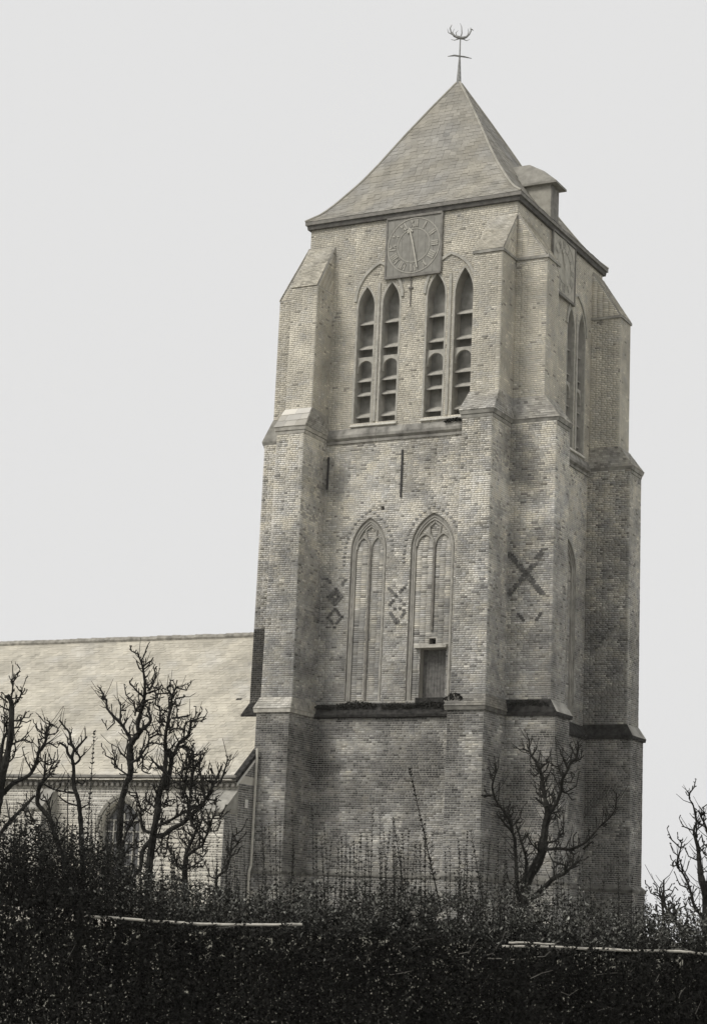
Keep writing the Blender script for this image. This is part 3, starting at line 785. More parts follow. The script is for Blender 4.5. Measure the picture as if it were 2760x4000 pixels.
# ---------------------------------------------------------------- clocks
def clock(fr, uc, zc, label, M_PANEL=M_PANEL):
    base = fr.p(uc, zc, .03)
    o = empty('tower_clock', tuple(base), label, 'clock', 'clocks under the tower eaves')
    P = MB(); h = 1.06
    for k in range(7):
        P = MB(); a = uc - h + k * 2 * h / 7
        vs = [fr.p(u, v, n) for u in (a + .003, a + 2 * h / 7 - .003) for n, v in ((.025, zc - 1.10), (.07, zc - 1.10), (.07, zc + 1.08), (.025, zc + 1.08))]
        P.add(vs, [(0, 1, 2, 3), (7, 6, 5, 4), (0, 4, 5, 1), (1, 5, 6, 2), (2, 6, 7, 3), (3, 7, 4, 0)]); P.build('board', M_PANEL, o)
    r = MB(); fr_bar(r, fr, [(uc - h, zc - 1.10), (uc + h, zc - 1.10)], .09, .02, .12); fr_bar(r, fr, [(uc - h, zc + 1.08), (uc + h, zc + 1.08)], .08, .02, .11)
    fr_bar(r, fr, [(uc - h, zc - 1.10), (uc - h, zc + 1.08)], .06, .02, .10); fr_bar(r, fr, [(uc + h, zc - 1.10), (uc + h, zc + 1.08)], .06, .02, .10)
    r.build('frame', M_WOODD, o)
    for R, wd in ((1.0, .035), (.62, .03)):
        r = MB(); fr_bar(r, fr, [(uc + R * math.cos(2 * math.pi * i / 48), zc + R * math.sin(2 * math.pi * i / 48)) for i in range(48)], wd, .072, .085, closed=True); r.build('dial_ring', M_CREAMD, o)
    ROM = ['XII', 'I', 'II', 'III', 'IIII', 'V', 'VI', 'VII', 'VIII', 'IX', 'X', 'XI']
    for i, s in enumerate(ROM):
        a = math.pi / 2 - i * math.pi / 6; rd = np.array([math.cos(a), math.sin(a)]); tg = np.array([rd[1], -rd[0]])
        wd = {'I': .07, 'V': .15, 'X': .16}; tot = sum(wd[c] for c in s); x = -tot / 2; n = MB(); c0 = np.array([uc, zc])
        def seg(x0, r0, x1, r1, w): fr_bar(n, fr, [c0 + tg * x0 + rd * r0, c0 + tg * x1 + rd * r1], w, .074, .09)
        for ch in s:
            w = wd[ch]
            if ch == 'I': seg(x + w / 2, .68, x + w / 2, .94, .052)
            if ch == 'V': seg(x + .02, .94, x + w / 2, .68, .056); seg(x + w - .02, .94, x + w / 2, .68, .025)
            if ch == 'X': seg(x + .02, .94, x + w - .02, .68, .056); seg(x + w - .02, .94, x + .02, .68, .025)
            x += w
        n.build('numeral', M_CREAMD, o)
    hh = MB(); a = math.pi / 2 - 2 * math.pi * (11.47 / 12); d = np.array([math.cos(a), math.sin(a)]); t = np.array([-d[1], d[0]])
    fr_bar(hh, fr, [np.array([uc, zc]), np.array([uc, zc]) + d * .58], .055, .10, .115)
    fr_bar(hh, fr, [np.array([uc, zc]) + d * .50 - t * .09, np.array([uc, zc]) + d * .66, np.array([uc, zc]) + d * .50 + t * .09], .06, .10, .115); hh.build('hour_hand', M_CREAM, o)
    hh = MB(); a = math.pi / 2 - 2 * math.pi * (28 / 60); d = np.array([math.cos(a), math.sin(a)])
    fr_bar(hh, fr, [np.array([uc, zc]) - d * .12, np.array([uc, zc]) + d * .86], .045, .12, .135); hh.build('minute_hand', M_CREAM, o)
clock(FRONT, 4.15, 24.80, 'square wooden clock with roman numerals between the front belfry windows')
clock(RIGHT, 4.10, 24.90, 'square clock seen edge-on below the roof dormer', mat('side_clock_panel_paint', (0.46, 0.44, 0.38), 0.8, 0.15, 5.0))

# ---------------------------------------------------------------- weathervane
VN = empty('weathervane', tuple(AP), 'thin iron cross and weathercock on top of the tower roof', 'weathervane')
vx, vy, vz = AP
def vp(a, z): return np.array([vx, vy, vz]) + V_R_h * a + np.array([0, 0, z])
V_R_h = np.array([_c, _s, 0.0])
p = MB(); p.tube([vp(0, -.35), vp(.0, .15), vp(-.0, .95)], [.11, .085, .035], 8); p.build('mast', M_VANE, VN)
p = MB(); p.tube([vp(0, .9), vp(0, 1.75)], [.03, .022], 6); p.build('rod', M_VANE, VN)
p = MB(); p.tube([vp(-.45, .97), vp(-.2, 1.02), vp(.2, .98), vp(.45, .93)], [.012, .035, .03, .012], 6); p.build('cross_arm', M_VANE, VN)
ck = MB()
ck.tube([vp(-.34, 2.26), vp(-.40, 2.12), vp(-.36, 1.96), vp(-.24, 1.82), vp(-.08, 1.76), vp(.08, 1.74), vp(.22, 1.79), vp(.33, 1.90), vp(.39, 2.05), vp(.37, 2.18)], [.012, .022, .03, .045, .065, .06, .045, .028, .026, .014], 7)
ck.tube([vp(.37, 2.12), vp(.44, 2.10), vp(.49, 2.06)], [.03, .022, .004], 5)
ck.build('weathercock', M_VANE, VN)
for a0, a1, a2 in (((-.20, 1.80), (-.30, 1.96), (-.24, 2.10)), ((-.14, 1.78), (-.18, 1.94), (-.10, 2.04)), ((-.30, 1.86), (-.46, 1.94), (-.50, 2.10)), ((-.06, 1.70), (-.22, 1.64), (-.36, 1.66)), ((.10, 1.70), (.24, 1.64), (.36, 1.70)), ((.26, 1.84), (.30, 2.0), (.28, 2.14))):
    p = MB(); p.tube([vp(*a0), vp(*a1), vp(*a2)], [.022, .016, .006], 5); p.build('scroll', M_VANE, VN)
p = MB(); p.tube([vp(0, 1.7), vp(.05, 1.95), vp(.03, 2.2), vp(-.03, 2.34)], [.03, .022, .014, .006], 6); p.build('crest', M_VANE, VN)

# ================================================================ the nave
YN, ZEV, YR, ZR = -2.83, 6.24, 4.06, 11.95
NV = empty('church_nave', (-10, YN, Z0), 'low brick church nave with large pale tiled roof beside the tower', 'church')
XL = -24.0
NF = Fr((0, YN, 0), (1, 0, 0), (0, -1, 0)); NE = Fr((0, 0, 0), (0, 1, 0), (1, 0, 0))
win = arch(-5.34, -3.72, 2.5, 4.35, 5.42); win2 = arch(-12.4, -10.8, 2.5, 4.35, 5.42)
nw = MB()
panel(nw, NF, [(XL, Z0 - .6), (0, Z0 - .6), (0, ZEV), (XL, ZEV)], [(win, .35), (win2, .35)], 0, 0, 0)
sl = (ZR - ZEV) / (YR - YN)
nw.add([(0, YN, Z0 - .6), (0, -1.7, Z0 - .6), (0, -1.7, ZEV + sl * 1.13), (0, YN, ZEV)], [(0, 1, 2, 3)], 0)
nw.add([(XL, YN, Z0 - .6), (XL, 10.95, Z0 - .6), (XL, 10.95, ZEV), (XL, YR, ZR), (XL, YN, ZEV)], [(4, 3, 2, 1, 0)], 1)
nw.add([(XL, 10.95, Z0 - .6), (0, 10.95, Z0 - .6), (0, 10.95, ZEV), (XL, 10.95, ZEV)], [(0, 1, 2, 3)], 1)
nw.add([(0, 8.6, Z0 - .6), (0, 10.95, Z0 - .6), (0, 10.95, ZEV), (0, 8.6, ZEV + sl * 2.3)], [(0, 1, 2, 3)], 1)
nwo = nw.build('wall', [M_MORT_N, M_BACK], NV)
NB_ = Bricks()
def nave_tone(p, u, v, head):
    a = (.30 if head else .56) * (1 + .25 * nz(p, 1.1) + random.gauss(0, .16))
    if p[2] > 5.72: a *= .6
    w = .6 + .4 * nz(p, .8, 4); w = min(1, max(0, w))
    return tuple(max(.05, a) * (NEUT * (1 - w) + WARM * w))
def end_tone(p, u, v, head):
    a = .22 * (1 + .25 * nz(p, 1.3) + random.gauss(0, .2)); return tuple(max(.03, a) * NEUT)
NB_.lay(NF, -13.5, 0, 1.1, 5.70, nave_tone, [win, win2], course=.074, gap=.009)
for r in range(7):
    NB_.lay(NF, -13.5, 0, 5.72 + r * .07, 5.72 + (r + 1) * .07, nave_tone, course=.07, n=.0 + .022 * r)
for r in range(66):
    v = 1.1 + r * .074; ymax = -1.75; ymin = YN if v < ZEV else YN + (v + .07 - ZEV) / sl
    if ymin < ymax - .1: NB_.lay(NE, ymin, ymax, v, v + .074, end_tone, course=.074, key=1)
for r in range(14):                                       # raking gable above the eaves level
    v = ZEV + r * .07; ymin = YN + (v + .07 - ZEV) / sl
    if ymin < -1.85: NB_.lay(NE, ymin, -1.75, v, v + .07, end_tone, key=1)
cand = [i for i, r in enumerate(NB_.r) if r[7] == 0 and 3.2 < r[2] < 5.6 and r[1] > -4 and r[3] > .08]
cand.sort(key=lambda i: -NB_.r[i][1])
NB_.build('brickwork', nwo, cand[:300])
# dentils under the eaves
for i in range(58):
    d = MB(); x = -.12 - i * .225
    d.box(x - .055, x + .055, YN - .16, YN - .01, 5.86, 5.965); d.build('dentil', mat('dentil_brick', (.20, .19, .17), .9, .3, 10) if i == 0 else bpy.data.materials['dentil_brick'], nwo)
gt = MB(); gt.box(XL, .02, YN - .26, YN - .15, ZEV - .10, ZEV - .02); gt.build('gutter_board', M_WOODD, nwo)
# roof
def nr(x, s, up=0.0):
    y = (YN - .24) + (YR - YN + .24) * s; z = (ZEV - .24 * sl) + (ZR - ZEV + .24 * sl) * s
    return np.array([x, y - up * .64, z + up * .77])
rf = MB()
A, B = nr(XL, 0, -.02), nr(.03, 0, -.02); C_, D_ = nr(.03, 1, -.02), nr(XL, 1, -.02)
bk = lambda q: np.array([q[0], 2 * YR - q[1], q[2]])
rf.add([A, B, C_, D_], [(0, 1, 2, 3)]); rf.add([bk(A), bk(B), C_, D_], [(3, 2, 1, 0)])
rfo = rf.build('roof', M_DECK, NV)
NT = 56
def nrow(i):
    a, b = i / NT, min(1, (i + 1.3) / NT); wob = .01 * math.sin(i * 1.7)
    return nr(-17.2, a, .01), nr(.05, a, .01), nr(-17.2, b, .01), nr(.05, b, .01)
slates('tile_covering', nrow, NT, .215, .46, 1.0, rfo, 300, M_SLATE, M_SLATEO, 'roof_tile', thick=.009, lift=.008, jit=.05)
for i in range(50):
    t = MB(); x = .02 - i * .34; zj = random.uniform(-.012, .012)
    t.tube([(x, YR, ZR + .02 + zj), (x - .34, YR, ZR + .035 + zj)], .13, 8); t.build('ridge_tile', mat('ridge_clay', (.30, .285, .25), .9, .4, 5) if i == 0 else bpy.data.materials['ridge_clay'], rfo)
# verge at the tower end: dark tile edge over a pale fillet
t = MB(); t.add([nr(.06, 0, .05), nr(.06, .24, .05), nr(.06, .24, -.07), nr(.06, 0, -.07), nr(-.14, 0, .07), nr(-.14, .24, .07)], [(0, 1, 2, 3), (0, 4, 5, 1), (0, 3, 4)]); t.build('verge', M_MOSS, rfo)
t = MB(); q0, q1 = nr(.045, 0, -.075), nr(.045, .24, -.075); dz = np.array([0, 0, -.13])
t.add([q0, q1, q1 + dz, q0 + dz], [(0, 1, 2, 3)]); t.build('verge_fillet', M_WHITE, rfo)
# white rain pipe where the nave meets the tower
pp = MB(); pp.tube([(.09, -1.93, 7.2), (.09, -1.93, 3.4), (.09, -2.03, 3.2), (.09, -2.03, Z0 - .3)], .045, 8); pp.build('rain_pipe', M_CREAM, nwo)
pp = MB(); pp.box(.02, .035, -2.42, -2.24, 5.22, 5.5); pp.build('plate', M_WHITE, nwo)
# nave buttresses
for xb0, xb1 in ((-.84, -.01), (-7.92, -7.20), (-14.6, -13.9)):
    b = MB(); b.box(xb0, xb1, YN - .78, YN + .01, Z0 - .6, 5.06)
    b.add([(xb0, YN - .78, 5.06), (xb1, YN - .78, 5.06), (xb1, YN, 5.06), (xb0, YN, 5.06), (xb0, YN, 5.68), (xb1, YN, 5.68)], [(0, 1, 5, 4), (1, 2, 5), (0, 4, 3)])
    bo = b.build('buttress', M_MORT_N, NV)
    b2 = Bricks(); b2.lay(Fr((0, YN - .78, 0), (1, 0, 0), (0, -1, 0)), xb0, xb1, 1.1, 4.98, nave_tone, course=.074, gap=.009)
    b2.lay(Fr((xb1, 0, 0), (0, 1, 0), (1, 0, 0)), YN - .78, YN, 1.1, 4.98, end_tone, course=.074)
    b2.build('brickwork', bo)
    c = MB(); c.add([(xb0 - .03, YN - .86, 5.0), (xb1 + .03, YN - .86, 5.0), (xb1 + .03, YN - .86, 5.08), (xb0 - .03, YN - .86, 5.08), (xb0 - .03, YN - .01, 5.78), (xb1 + .03, YN - .01, 5.78), (xb0 - .03, YN - .01, 5.0), (xb1 + .03, YN - .01, 5.0)],
                    [(0, 1, 2, 3), (3, 2, 5, 4), (0, 3, 4, 6), (1, 7, 5, 2), (0, 6, 7, 1)]); c.build('weathering', M_STONE2, bo)
# windows
for loop, x0, x1 in ((win, -5.34, -3.72), (win2, -12.4, -10.8)):
    g = MB(); fr_quad(g, NF, loop, -.30); wo2 = g.build('window', M_GLASS, NV)
    f = MB(); xc = (x0 + x1) / 2
    f2 = arch(x0 + .04, x1 - .04, 2.5, 4.35, 5.36); fr_bar(f, NF, f2[1:] + [f2[0]], .07, -.29, -.20); f.build('frame', M_STONE2, wo2)
    for k in (1, 2, 3):
        f = MB(); u = x0 + (x1 - x0) * k / 4; fr_bar(f, NF, [(u, 2.5), (u, 5.0 if k == 2 else 4.75)], .035, -.292, -.235); f.build('glazing_bar', M_CREAMD, wo2)
    for k in range(6):
        f = MB(); v = 2.85 + k * .38; fr_bar(f, NF, [(x0 + .05, v), (x1 - .05, v)], .03, -.288, -.24); f.build('glazing_bar', M_CREAMD, wo2)
    h = MB(); hd = arch(x0 - .10, x1 + .10, 4.2, 4.35, 5.55)[2:]; fr_bar(h, NF, hd, .11, -.01, .07); h.build('hood_mould', mat('hood_brick%d' % int(-x0), (.24, .23, .20), .9, .3, 9), wo2)
    s = MB(); s.add([NF.p(u, v, n) for u in (x0 - .05, x1 + .05) for n, v in ((.06, 2.40), (.06, 2.46), (-.29, 2.52), (-.29, 2.40))], [(0, 1, 2, 3), (7, 6, 5, 4), (0, 4, 5, 1), (1, 5, 6, 2), (3, 7, 4, 0)]); s.build('sill', M_STONE, wo2)

# ================================================================ the garden: trees, hedge, fence
def px(u, v, dist):
    """photo pixel -> point at that distance along the view"""
    return CAM + dist * (V_F + V_R * (u - PW / 2) / F_PX + V_U * (PH / 2 - v) / F_PX)
ZA, ZB, ZC, ZD, ZE_, ZF = (0, 2550, 3.547), (380, 2520, 2.902), (0, 3050, 3.192), (400, 3050, 2.752), (1850, 2850, 2.66), (2460, 3050, 3.303)
def Q(z, pts): return [(z[0] + a / z[2], z[1] + b / z[2]) for a, b in pts]

def smooth_line(pts, n=4):
    P = [np.array(p, float) for p in pts]
    if len(P) < 3: return [P[0] + (P[-1] - P[0]) * i / n for i in range(n + 1)]
    out = []
    for i in range(len(P) - 1):
        a, b, c, d = P[max(i - 1, 0)], P[i], P[i + 1], P[min(i + 2, len(P) - 1)]
        for k in range(n):
            t = k / n; out.append(.5 * ((2 * b) + (-a + c) * t + (2 * a - 5 * b + 4 * c - d) * t * t + (-a + 3 * b - 3 * c + d) * t ** 3))
    return out + [P[-1]]

def tree(name, label, cat, dist, trunk, limbs, twigs, group, spur=1.0, base_u=None):
    """trunk/limbs/twigs: (photo polyline, r0 px, r1 px); depth wanders so the crown is round"""
    k = dist / F_PX
    tp = trunk[0]
    b = px(*tp[0], dist); gz = ground_z(b[0], b[1])
    base = np.array([b[0], b[1], gz])
    o = empty(name, tuple(base), label, cat, group)
    segs = []
    def make(poly, r0, r1, dep0, slope, part, extra=None):
        P2 = smooth_line(poly, 4); n = len(P2); pts = []; rad = []
        L = 0
        for i, q in enumerate(P2):
            if i: L += np.linalg.norm(q - P2[i - 1]) * k
            dz = dep0 + slope * L + .03 * math.sin(L * 9 + dep0 * 40)
            pts.append(px(q[0], q[1], dist + dz)); rad.append(1.24 * max(.9, (r0 + (r1 - r0) * i / (n - 1)) * random.uniform(.88, 1.15)) * k)
            segs.append((q, dist + dz))
        if extra is not None: pts = extra + pts; rad = [rad[0] * 1.25] + rad
        mb = MB(); mb.tube(pts, rad, 7)
        # spurs: short knobbly fruiting shoots with thick tips
        for i in range(1, len(pts)):
            d = pts[i] - pts[i - 1]; l = np.linalg.norm(d)
            if l < 1e-6 or extra is not None and i < 3: continue
            m_ = l * 15.0 * spur * (1.0 if rad[i] < .03 else .5)
            if spur > .5 and rad[i] < .035 and random.random() < l * 3.6 * spur:
                w0 = pts[i]; h = rng.normal(size=3); h -= h @ d / l * d / l; h /= np.linalg.norm(h); ln = random.uniform(.12, .34)
                w1 = w0 + h * ln * .5 + d / l * ln * .25; w2 = w1 + h * ln * .25 + np.array([0, 0, ln * .45])
                mb.tube([w0, w1, (w1 + w2) / 2 + rng.normal(size=3) * .01, w2], [.011, .009, .008, .005], 5)
                for t_ in (.25, .5, .75, 1.0):
                    q0 = w0 + (w1 - w0) * min(1, t_ * 2) if t_ <= .5 else w1 + (w2 - w1) * (t_ - .5) * 2; e_ = rng.normal(size=3) * .03 + np.array([0, 0, .03])
                    mb.tube([q0, q0 + e_], [.007, .008], 4)
            for _ in range(int(l * 12 * spur) + (random.random() < (l * 12 * spur) % 1)):
                p0 = pts[i - 1] + d * random.random(); h = rng.normal(size=3); h -= h @ d / l * d / l; h = h / np.linalg.norm(h) + d / l * .5 + np.array([0, 0, .4]); ln = random.uniform(.08, .26)
                mb.tube([p0, p0 + h * ln * .5 + rng.normal(size=3) * .008, p0 + h * ln + np.array([0, 0, ln * .2])], [.006, .0045, .003], 4)
            for _ in range(int(m_) + (random.random() < m_ % 1)):
                p0 = pts[i - 1] + d * random.random(); dr = rng.normal(size=3); dr -= dr @ d / l * d / l; dr += d / l * .7 + np.array([0, 0, .35]); dr /= np.linalg.norm(dr)
                ln = random.choice((.04, .05, .07, .09, .14)) * random.uniform(.7, 1.2)
                p1 = p0 + dr * ln * .6 + rng.normal(size=3) * .008; p2 = p0 + dr * ln + np.array([0, 0, ln * .35])
                mb.tube([p0, p1, p2], [.008, .007, .009], 4)
                if random.random() < .55:
                    for _ in range(random.choice((1, 2, 3))):
                        t = p2 + rng.normal(size=3) * .010; e = dr * random.uniform(.015, .035) + rng.normal(size=3) * .012
                        mb.tube([t, t + e * .5, t + e], [.003, .007, .002], 4)
        mb.build(part, M_BARK, o, smooth=False)
    def depth_at(q):
        if not segs: return 0.0
        return min(segs, key=lambda s: (s[0][0] - q[0]) ** 2 + (s[0][1] - q[1]) ** 2)[1] - dist
    make(*trunk, 0.0, 0.0, 'trunk', extra=[np.array([base[0], base[1], gz - .1])])
    for poly, r0, r1 in limbs: make(poly, r0, r1, depth_at(poly[0]), random.uniform(-.35, .35), 'branch')
    for poly, r0, r1 in twigs: make(poly, r0, r1, depth_at(poly[0]), random.uniform(-.5, .5), 'twig')
    return o
GT = 'bare fruit trees behind the hedge'
def tw(z, lst, r0=3.2, r1=1.8): return [(Q(z, l), r0, r1) for l in lst]
tree('fruit_tree', 'bare knobbly fruit tree at the left photo edge with thick upright stem', 'tree', 27.0,
     (Q(ZA, [(-140, 2900), (-60, 2300), (-10, 2000), (25, 1750), (70, 1550), (115, 1350), (150, 1150), (160, 950), (165, 750), (150, 660), (100, 590)]), 15, 7),
     [(Q(ZA, [(0, 1700), (5, 1550), (25, 1350), (60, 1170), (110, 1100)]), 8, 4),
      (Q(ZA, [(-40, 2100), (20, 1980), (110, 1880), (200, 1800), (400, 1700), (480, 1580), (525, 1450), (540, 1370), (590, 1330), (640, 1200), (650, 1080), (690, 1000), (680, 940)]), 8, 2.5),
      (Q(ZC, [(-60, 760), (60, 590), (200, 430), (330, 300), (440, 180)]), 7, 4)],
     tw(ZA, [[(150, 660), (175, 540), (180, 430), (165, 370)], [(190, 720), (260, 650), (300, 560), (310, 500)], [(110, 690), (50, 640), (-5, 600)], [(200, 940), (300, 930), (335, 870)],
             [(200, 1040), (285, 1030)], [(150, 1280), (250, 1230), (330, 1210), (360, 1190)], [(130, 1510), (190, 1450), (220, 1340)], [(60, 1100), (65, 980), (55, 900)], [(90, 1090), (100, 960), (95, 890)],
             [(540, 1370), (545, 1280), (535, 1190)], [(640, 1200), (690, 1090)], [(590, 1330), (640, 1270), (710, 1220)], [(690, 1000), (740, 990)], [(650, 1060), (630, 1030)], [(470, 1580), (430, 1540)],
             [(140, 800), (70, 770), (30, 740)], [(480, 1580), (560, 1500), (620, 1510), (700, 1480)]]), GT)
tree('fruit_tree', 'slender leaning fruit tree bowed to the left in front of the nave wall', 'tree', 27.6,
     (Q(ZC, [(1000, 1500), (900, 1200), (780, 920), (690, 690), (640, 510), (540, 370), (470, 280), (480, 130), (500, 20)]), 9, 6),
     [(Q(ZA, [(545, 1900), (590, 1800), (620, 1700), (625, 1540), (635, 1400)]), 5, 2.5)],
     tw(ZA, [[(590, 1800), (690, 1700), (750, 1670)], [(620, 1530), (700, 1550), (725, 1470)], [(620, 1820), (740, 1890), (900, 1920)], [(690, 1700), (700, 1620), (770, 1590)]]) +
     tw(ZC, [[(680, 640), (720, 520), (690, 450)], [(770, 790), (820, 640)], [(500, 780), (440, 560), (380, 420), (340, 330)], [(510, 620), (440, 560), (350, 510)], [(640, 500), (620, 350), (560, 190)], [(500, 790), (400, 720), (320, 710)]]), GT)
tree('fruit_tree', 'small forked bare fruit tree with three smooth limbs against the pale roof', 'tree', 27.2,
     (Q(ZC, [(1040, 1300), (1025, 900), (1010, 550), (1000, 430), (985, 280), (960, 180), (920, 60)]) + Q(ZA, [(1025, 1700), (1020, 1560), (1000, 1460), (1010, 1400), (1030, 1330), (990, 1250), (960, 1100), (900, 1030), (825, 930)]), 9, 2.6),
     [(Q(ZA, [(990, 1460), (940, 1390), (920, 1310), (825, 1240)]), 5, 3), (Q(ZA, [(1050, 1340), (1130, 1250), (1210, 1160)]), 4, 2.5), (Q(ZA, [(1040, 1545), (1100, 1490), (1105, 1440), (1040, 1350)]), 4, 3)],
     tw(ZA, [[(1110, 1460), (1190, 1380)], [(1040, 1940), (950, 1940), (840, 1910)], [(1060, 1780), (1150, 1820), (1190, 1740)], [(970, 1120), (1000, 1100)], [(1030, 1320), (940, 1250)]]) +
     tw(ZC, [[(970, 310), (860, 280), (780, 230), (730, 185)], [(960, 160), (850, 130)], [(1000, 350), (1110, 290)]]), GT, spur=.45)
tree('fruit_tree', 'tallest bare fruit tree with a long bare leader rising across the nave roof', 'tree', 27.0,
     (Q(ZD, [(200, 1350), (205, 1050), (205, 900), (200, 790), (180, 650), (190, 500), (195, 350), (210, 200), (240, 100)]) + Q(ZB, [(330, 1560), (365, 1500), (380, 1400), (365, 1290), (370, 1160), (400, 1090), (450, 1030), (500, 960)]), 11, 9),
     [(Q(ZB, [(385, 1100), (340, 1000), (260, 880), (180, 800), (110, 710), (105, 640), (60, 540), (25, 480)]), 5.5, 2.2),
      (Q(ZB, [(470, 990), (460, 890), (500, 750), (530, 620), (540, 500), (535, 380), (515, 250), (490, 170), (460, 100)]), 7, 2),
      (Q(ZB, [(500, 960), (580, 900), (610, 830), (580, 750), (575, 700)]), 6, 3),
      (Q(ZB, [(370, 1350), (410, 1320), (470, 1280), (560, 1150), (585, 1080), (585, 980)]), 5, 2)],
     tw(ZB, [[(260, 880), (265, 740), (268, 650)], [(270, 740), (330, 740)], [(300, 900), (350, 825)], [(520, 580), (450, 520), (400, 460), (370, 430)], [(550, 550), (620, 530), (720, 495)], [(575, 520), (630, 440), (665, 340)],
             [(520, 245), (600, 180)], [(540, 630), (585, 620)], [(440, 1030), (360, 1010)], [(460, 920), (400, 860)], [(440, 760), (410, 640)], [(430, 800), (440, 740), (500, 680)], [(345, 1290), (270, 1220), (240, 1160)],
             [(340, 1470), (230, 1390), (160, 1330)], [(585, 1110), (650, 1110), (740, 1130)], [(380, 1440), (460, 1445)], [(510, 1250), (520, 1340), (510, 1420), (590, 1460)], [(200, 1390), (195, 1220)], [(490, 1280), (480, 1190)], [(520, 1280), (575, 1210)], [(180, 800), (200, 880)]]) +
     tw(ZD, [[(230, 790), (330, 690), (440, 640)], [(190, 800), (150, 700)], [(205, 780), (260, 560), (340, 420), (420, 320)], [(340, 420), (300, 300)], [(420, 320), (360, 130)], [(250, 520), (340, 420)]]), GT)
tree('fruit_tree', 'dense pollarded fruit tree with a dark forked trunk beside the tallest tree', 'tree', 26.4,
     (Q(ZD, [(485, 1400), (490, 1200), (500, 1000), (510, 850), (530, 700), (550, 560), (575, 430), (600, 300), (600, 180), (640, 60)]) + Q(ZB, [(740, 1620), (765, 1500), (770, 1400), (780, 1200), (770, 1100), (780, 980), (800, 880), (820, 760), (840, 650), (860, 550), (905, 470)]), 14, 3),
     [(Q(ZB, [(790, 1640), (820, 1450), (840, 1290), (800, 1190)]), 8, 8), (Q(ZB, [(840, 1270), (880, 1220), (930, 1110), (1020, 1040), (1050, 960), (1065, 850)]), 7, 4),
      (Q(ZD, [(540, 600), (660, 580), (740, 520), (870, 450), (960, 360), (1060, 280), (1110, 200), (1190, 100)]), 8, 5),
      (Q(ZD, [(600, 480), (720, 430), (900, 330), (1050, 270)]), 5, 4), (Q(ZB, [(1260, 1690), (1330, 1560), (1400, 1400), (1400, 1370)]), 5, 2.4), (Q(ZB, [(1390, 1570), (1440, 1430), (1480, 1290)]), 4, 2),
      (Q(ZD, [(520, 640), (430, 760), (400, 960), (240, 1080), (150, 1150)]), 8, 4), (Q(ZD, [(530, 560), (440, 520), (415, 400), (410, 330), (480, 300)]), 5, 3)],
     tw(ZB, [[(790, 880), (720, 840), (710, 720), (660, 670), (660, 630)], [(830, 700), (880, 650), (890, 610), (990, 585)], [(850, 830), (950, 815), (1060, 790)], [(840, 560), (790, 480)], [(760, 920), (700, 850)], [(740, 1020), (665, 1015)],
             [(810, 1000), (860, 950), (940, 945)], [(830, 1180), (890, 1100)], [(930, 1150), (1010, 1150)], [(770, 1400), (700, 1370), (620, 1300)], [(770, 1450), (670, 1360), (620, 1280)], [(980, 1060), (1000, 880)], [(1060, 860), (1110, 870)], [(1055, 930), (1100, 935)],
             [(900, 470), (880, 500)], [(800, 760), (730, 730)], [(815, 700), (810, 600)], [(1330, 1560), (1250, 1540), (1210, 1500)]]) +
     tw(ZD, [[(870, 450), (930, 320), (940, 180)], [(740, 520), (700, 640), (690, 780)], [(660, 580), (620, 700), (560, 760)], [(1060, 280), (1000, 180), (1010, 60)], [(600, 280), (680, 230), (760, 200)], [(590, 300), (520, 250), (470, 200)], [(960, 360), (1010, 470)], [(1110, 200), (1230, 210)], [(630, 250), (580, 130), (540, 40)]]), GT, spur=1.3)
tree('fruit_tree', 'low bushy fruit tree with a short thick stump and splayed shoots near the nave corner', 'tree', 26.0,
     (Q(ZD, [(870, 1420), (880, 1300), (890, 1150), (885, 980), (900, 800), (960, 640), (1010, 520), (1030, 400)]), 12, 3),
     [(Q(ZD, [(900, 820), (1000, 740), (1080, 680), (1140, 520), (1200, 380), (1300, 380)]), 5, 2), (Q(ZD, [(890, 960), (800, 900), (770, 760)]), 4, 2), (Q(ZD, [(1010, 520), (960, 460), (940, 300), (900, 150)]), 5, 3),
      (Q(ZB, [(960, 1740), (1000, 1600), (1000, 1500), (1030, 1380), (1090, 1240)]), 5, 3), (Q(ZB, [(1060, 1740), (1060, 1640), (1085, 1400), (1090, 1200)]), 5, 3), (Q(ZB, [(1220, 1740), (1190, 1560), (1160, 1400), (1160, 1280)]), 4, 3)],
     tw(ZD, [[(920, 720), (880, 640)], [(940, 660), (1000, 580)], [(890, 960), (1000, 900), (1090, 840)], [(880, 1060), (780, 1060)], [(1140, 540), (1230, 540)], [(1080, 690), (1080, 780)], [(1030, 500), (1080, 400)], [(1150, 500), (1130, 380)]]) +
     tw(ZB, [[(1010, 1520), (1010, 1280), (1015, 1230)], [(1000, 1660), (900, 1560), (860, 1560)], [(1090, 1300), (1140, 1310)], [(1030, 1400), (960, 1390)], [(1085, 1400), (1180, 1410)], [(1160, 1300), (1190, 1320)], [(1000, 1560), (930, 1470)]]), GT, spur=1.6)
tree('sapling', 'thin curved sapling in front of the nave end wall beside the white pipe', 'sapling', 25.8,
     (Q(ZD, [(1215, 1420), (1220, 1180), (1240, 1030), (1330, 960), (1370, 830), (1380, 760), (1450, 680), (1475, 630)]), 5, 2), [],
     tw(ZD, [[(1380, 770), (1320, 730)], [(1225, 1190), (1300, 1200), (1400, 1190)], [(1330, 940), (1310, 870)], [(1230, 1200), (1130, 1180)], [(1370, 830), (1390, 640), (1400, 560)]], 2.5, 1.5), GT, spur=.7)
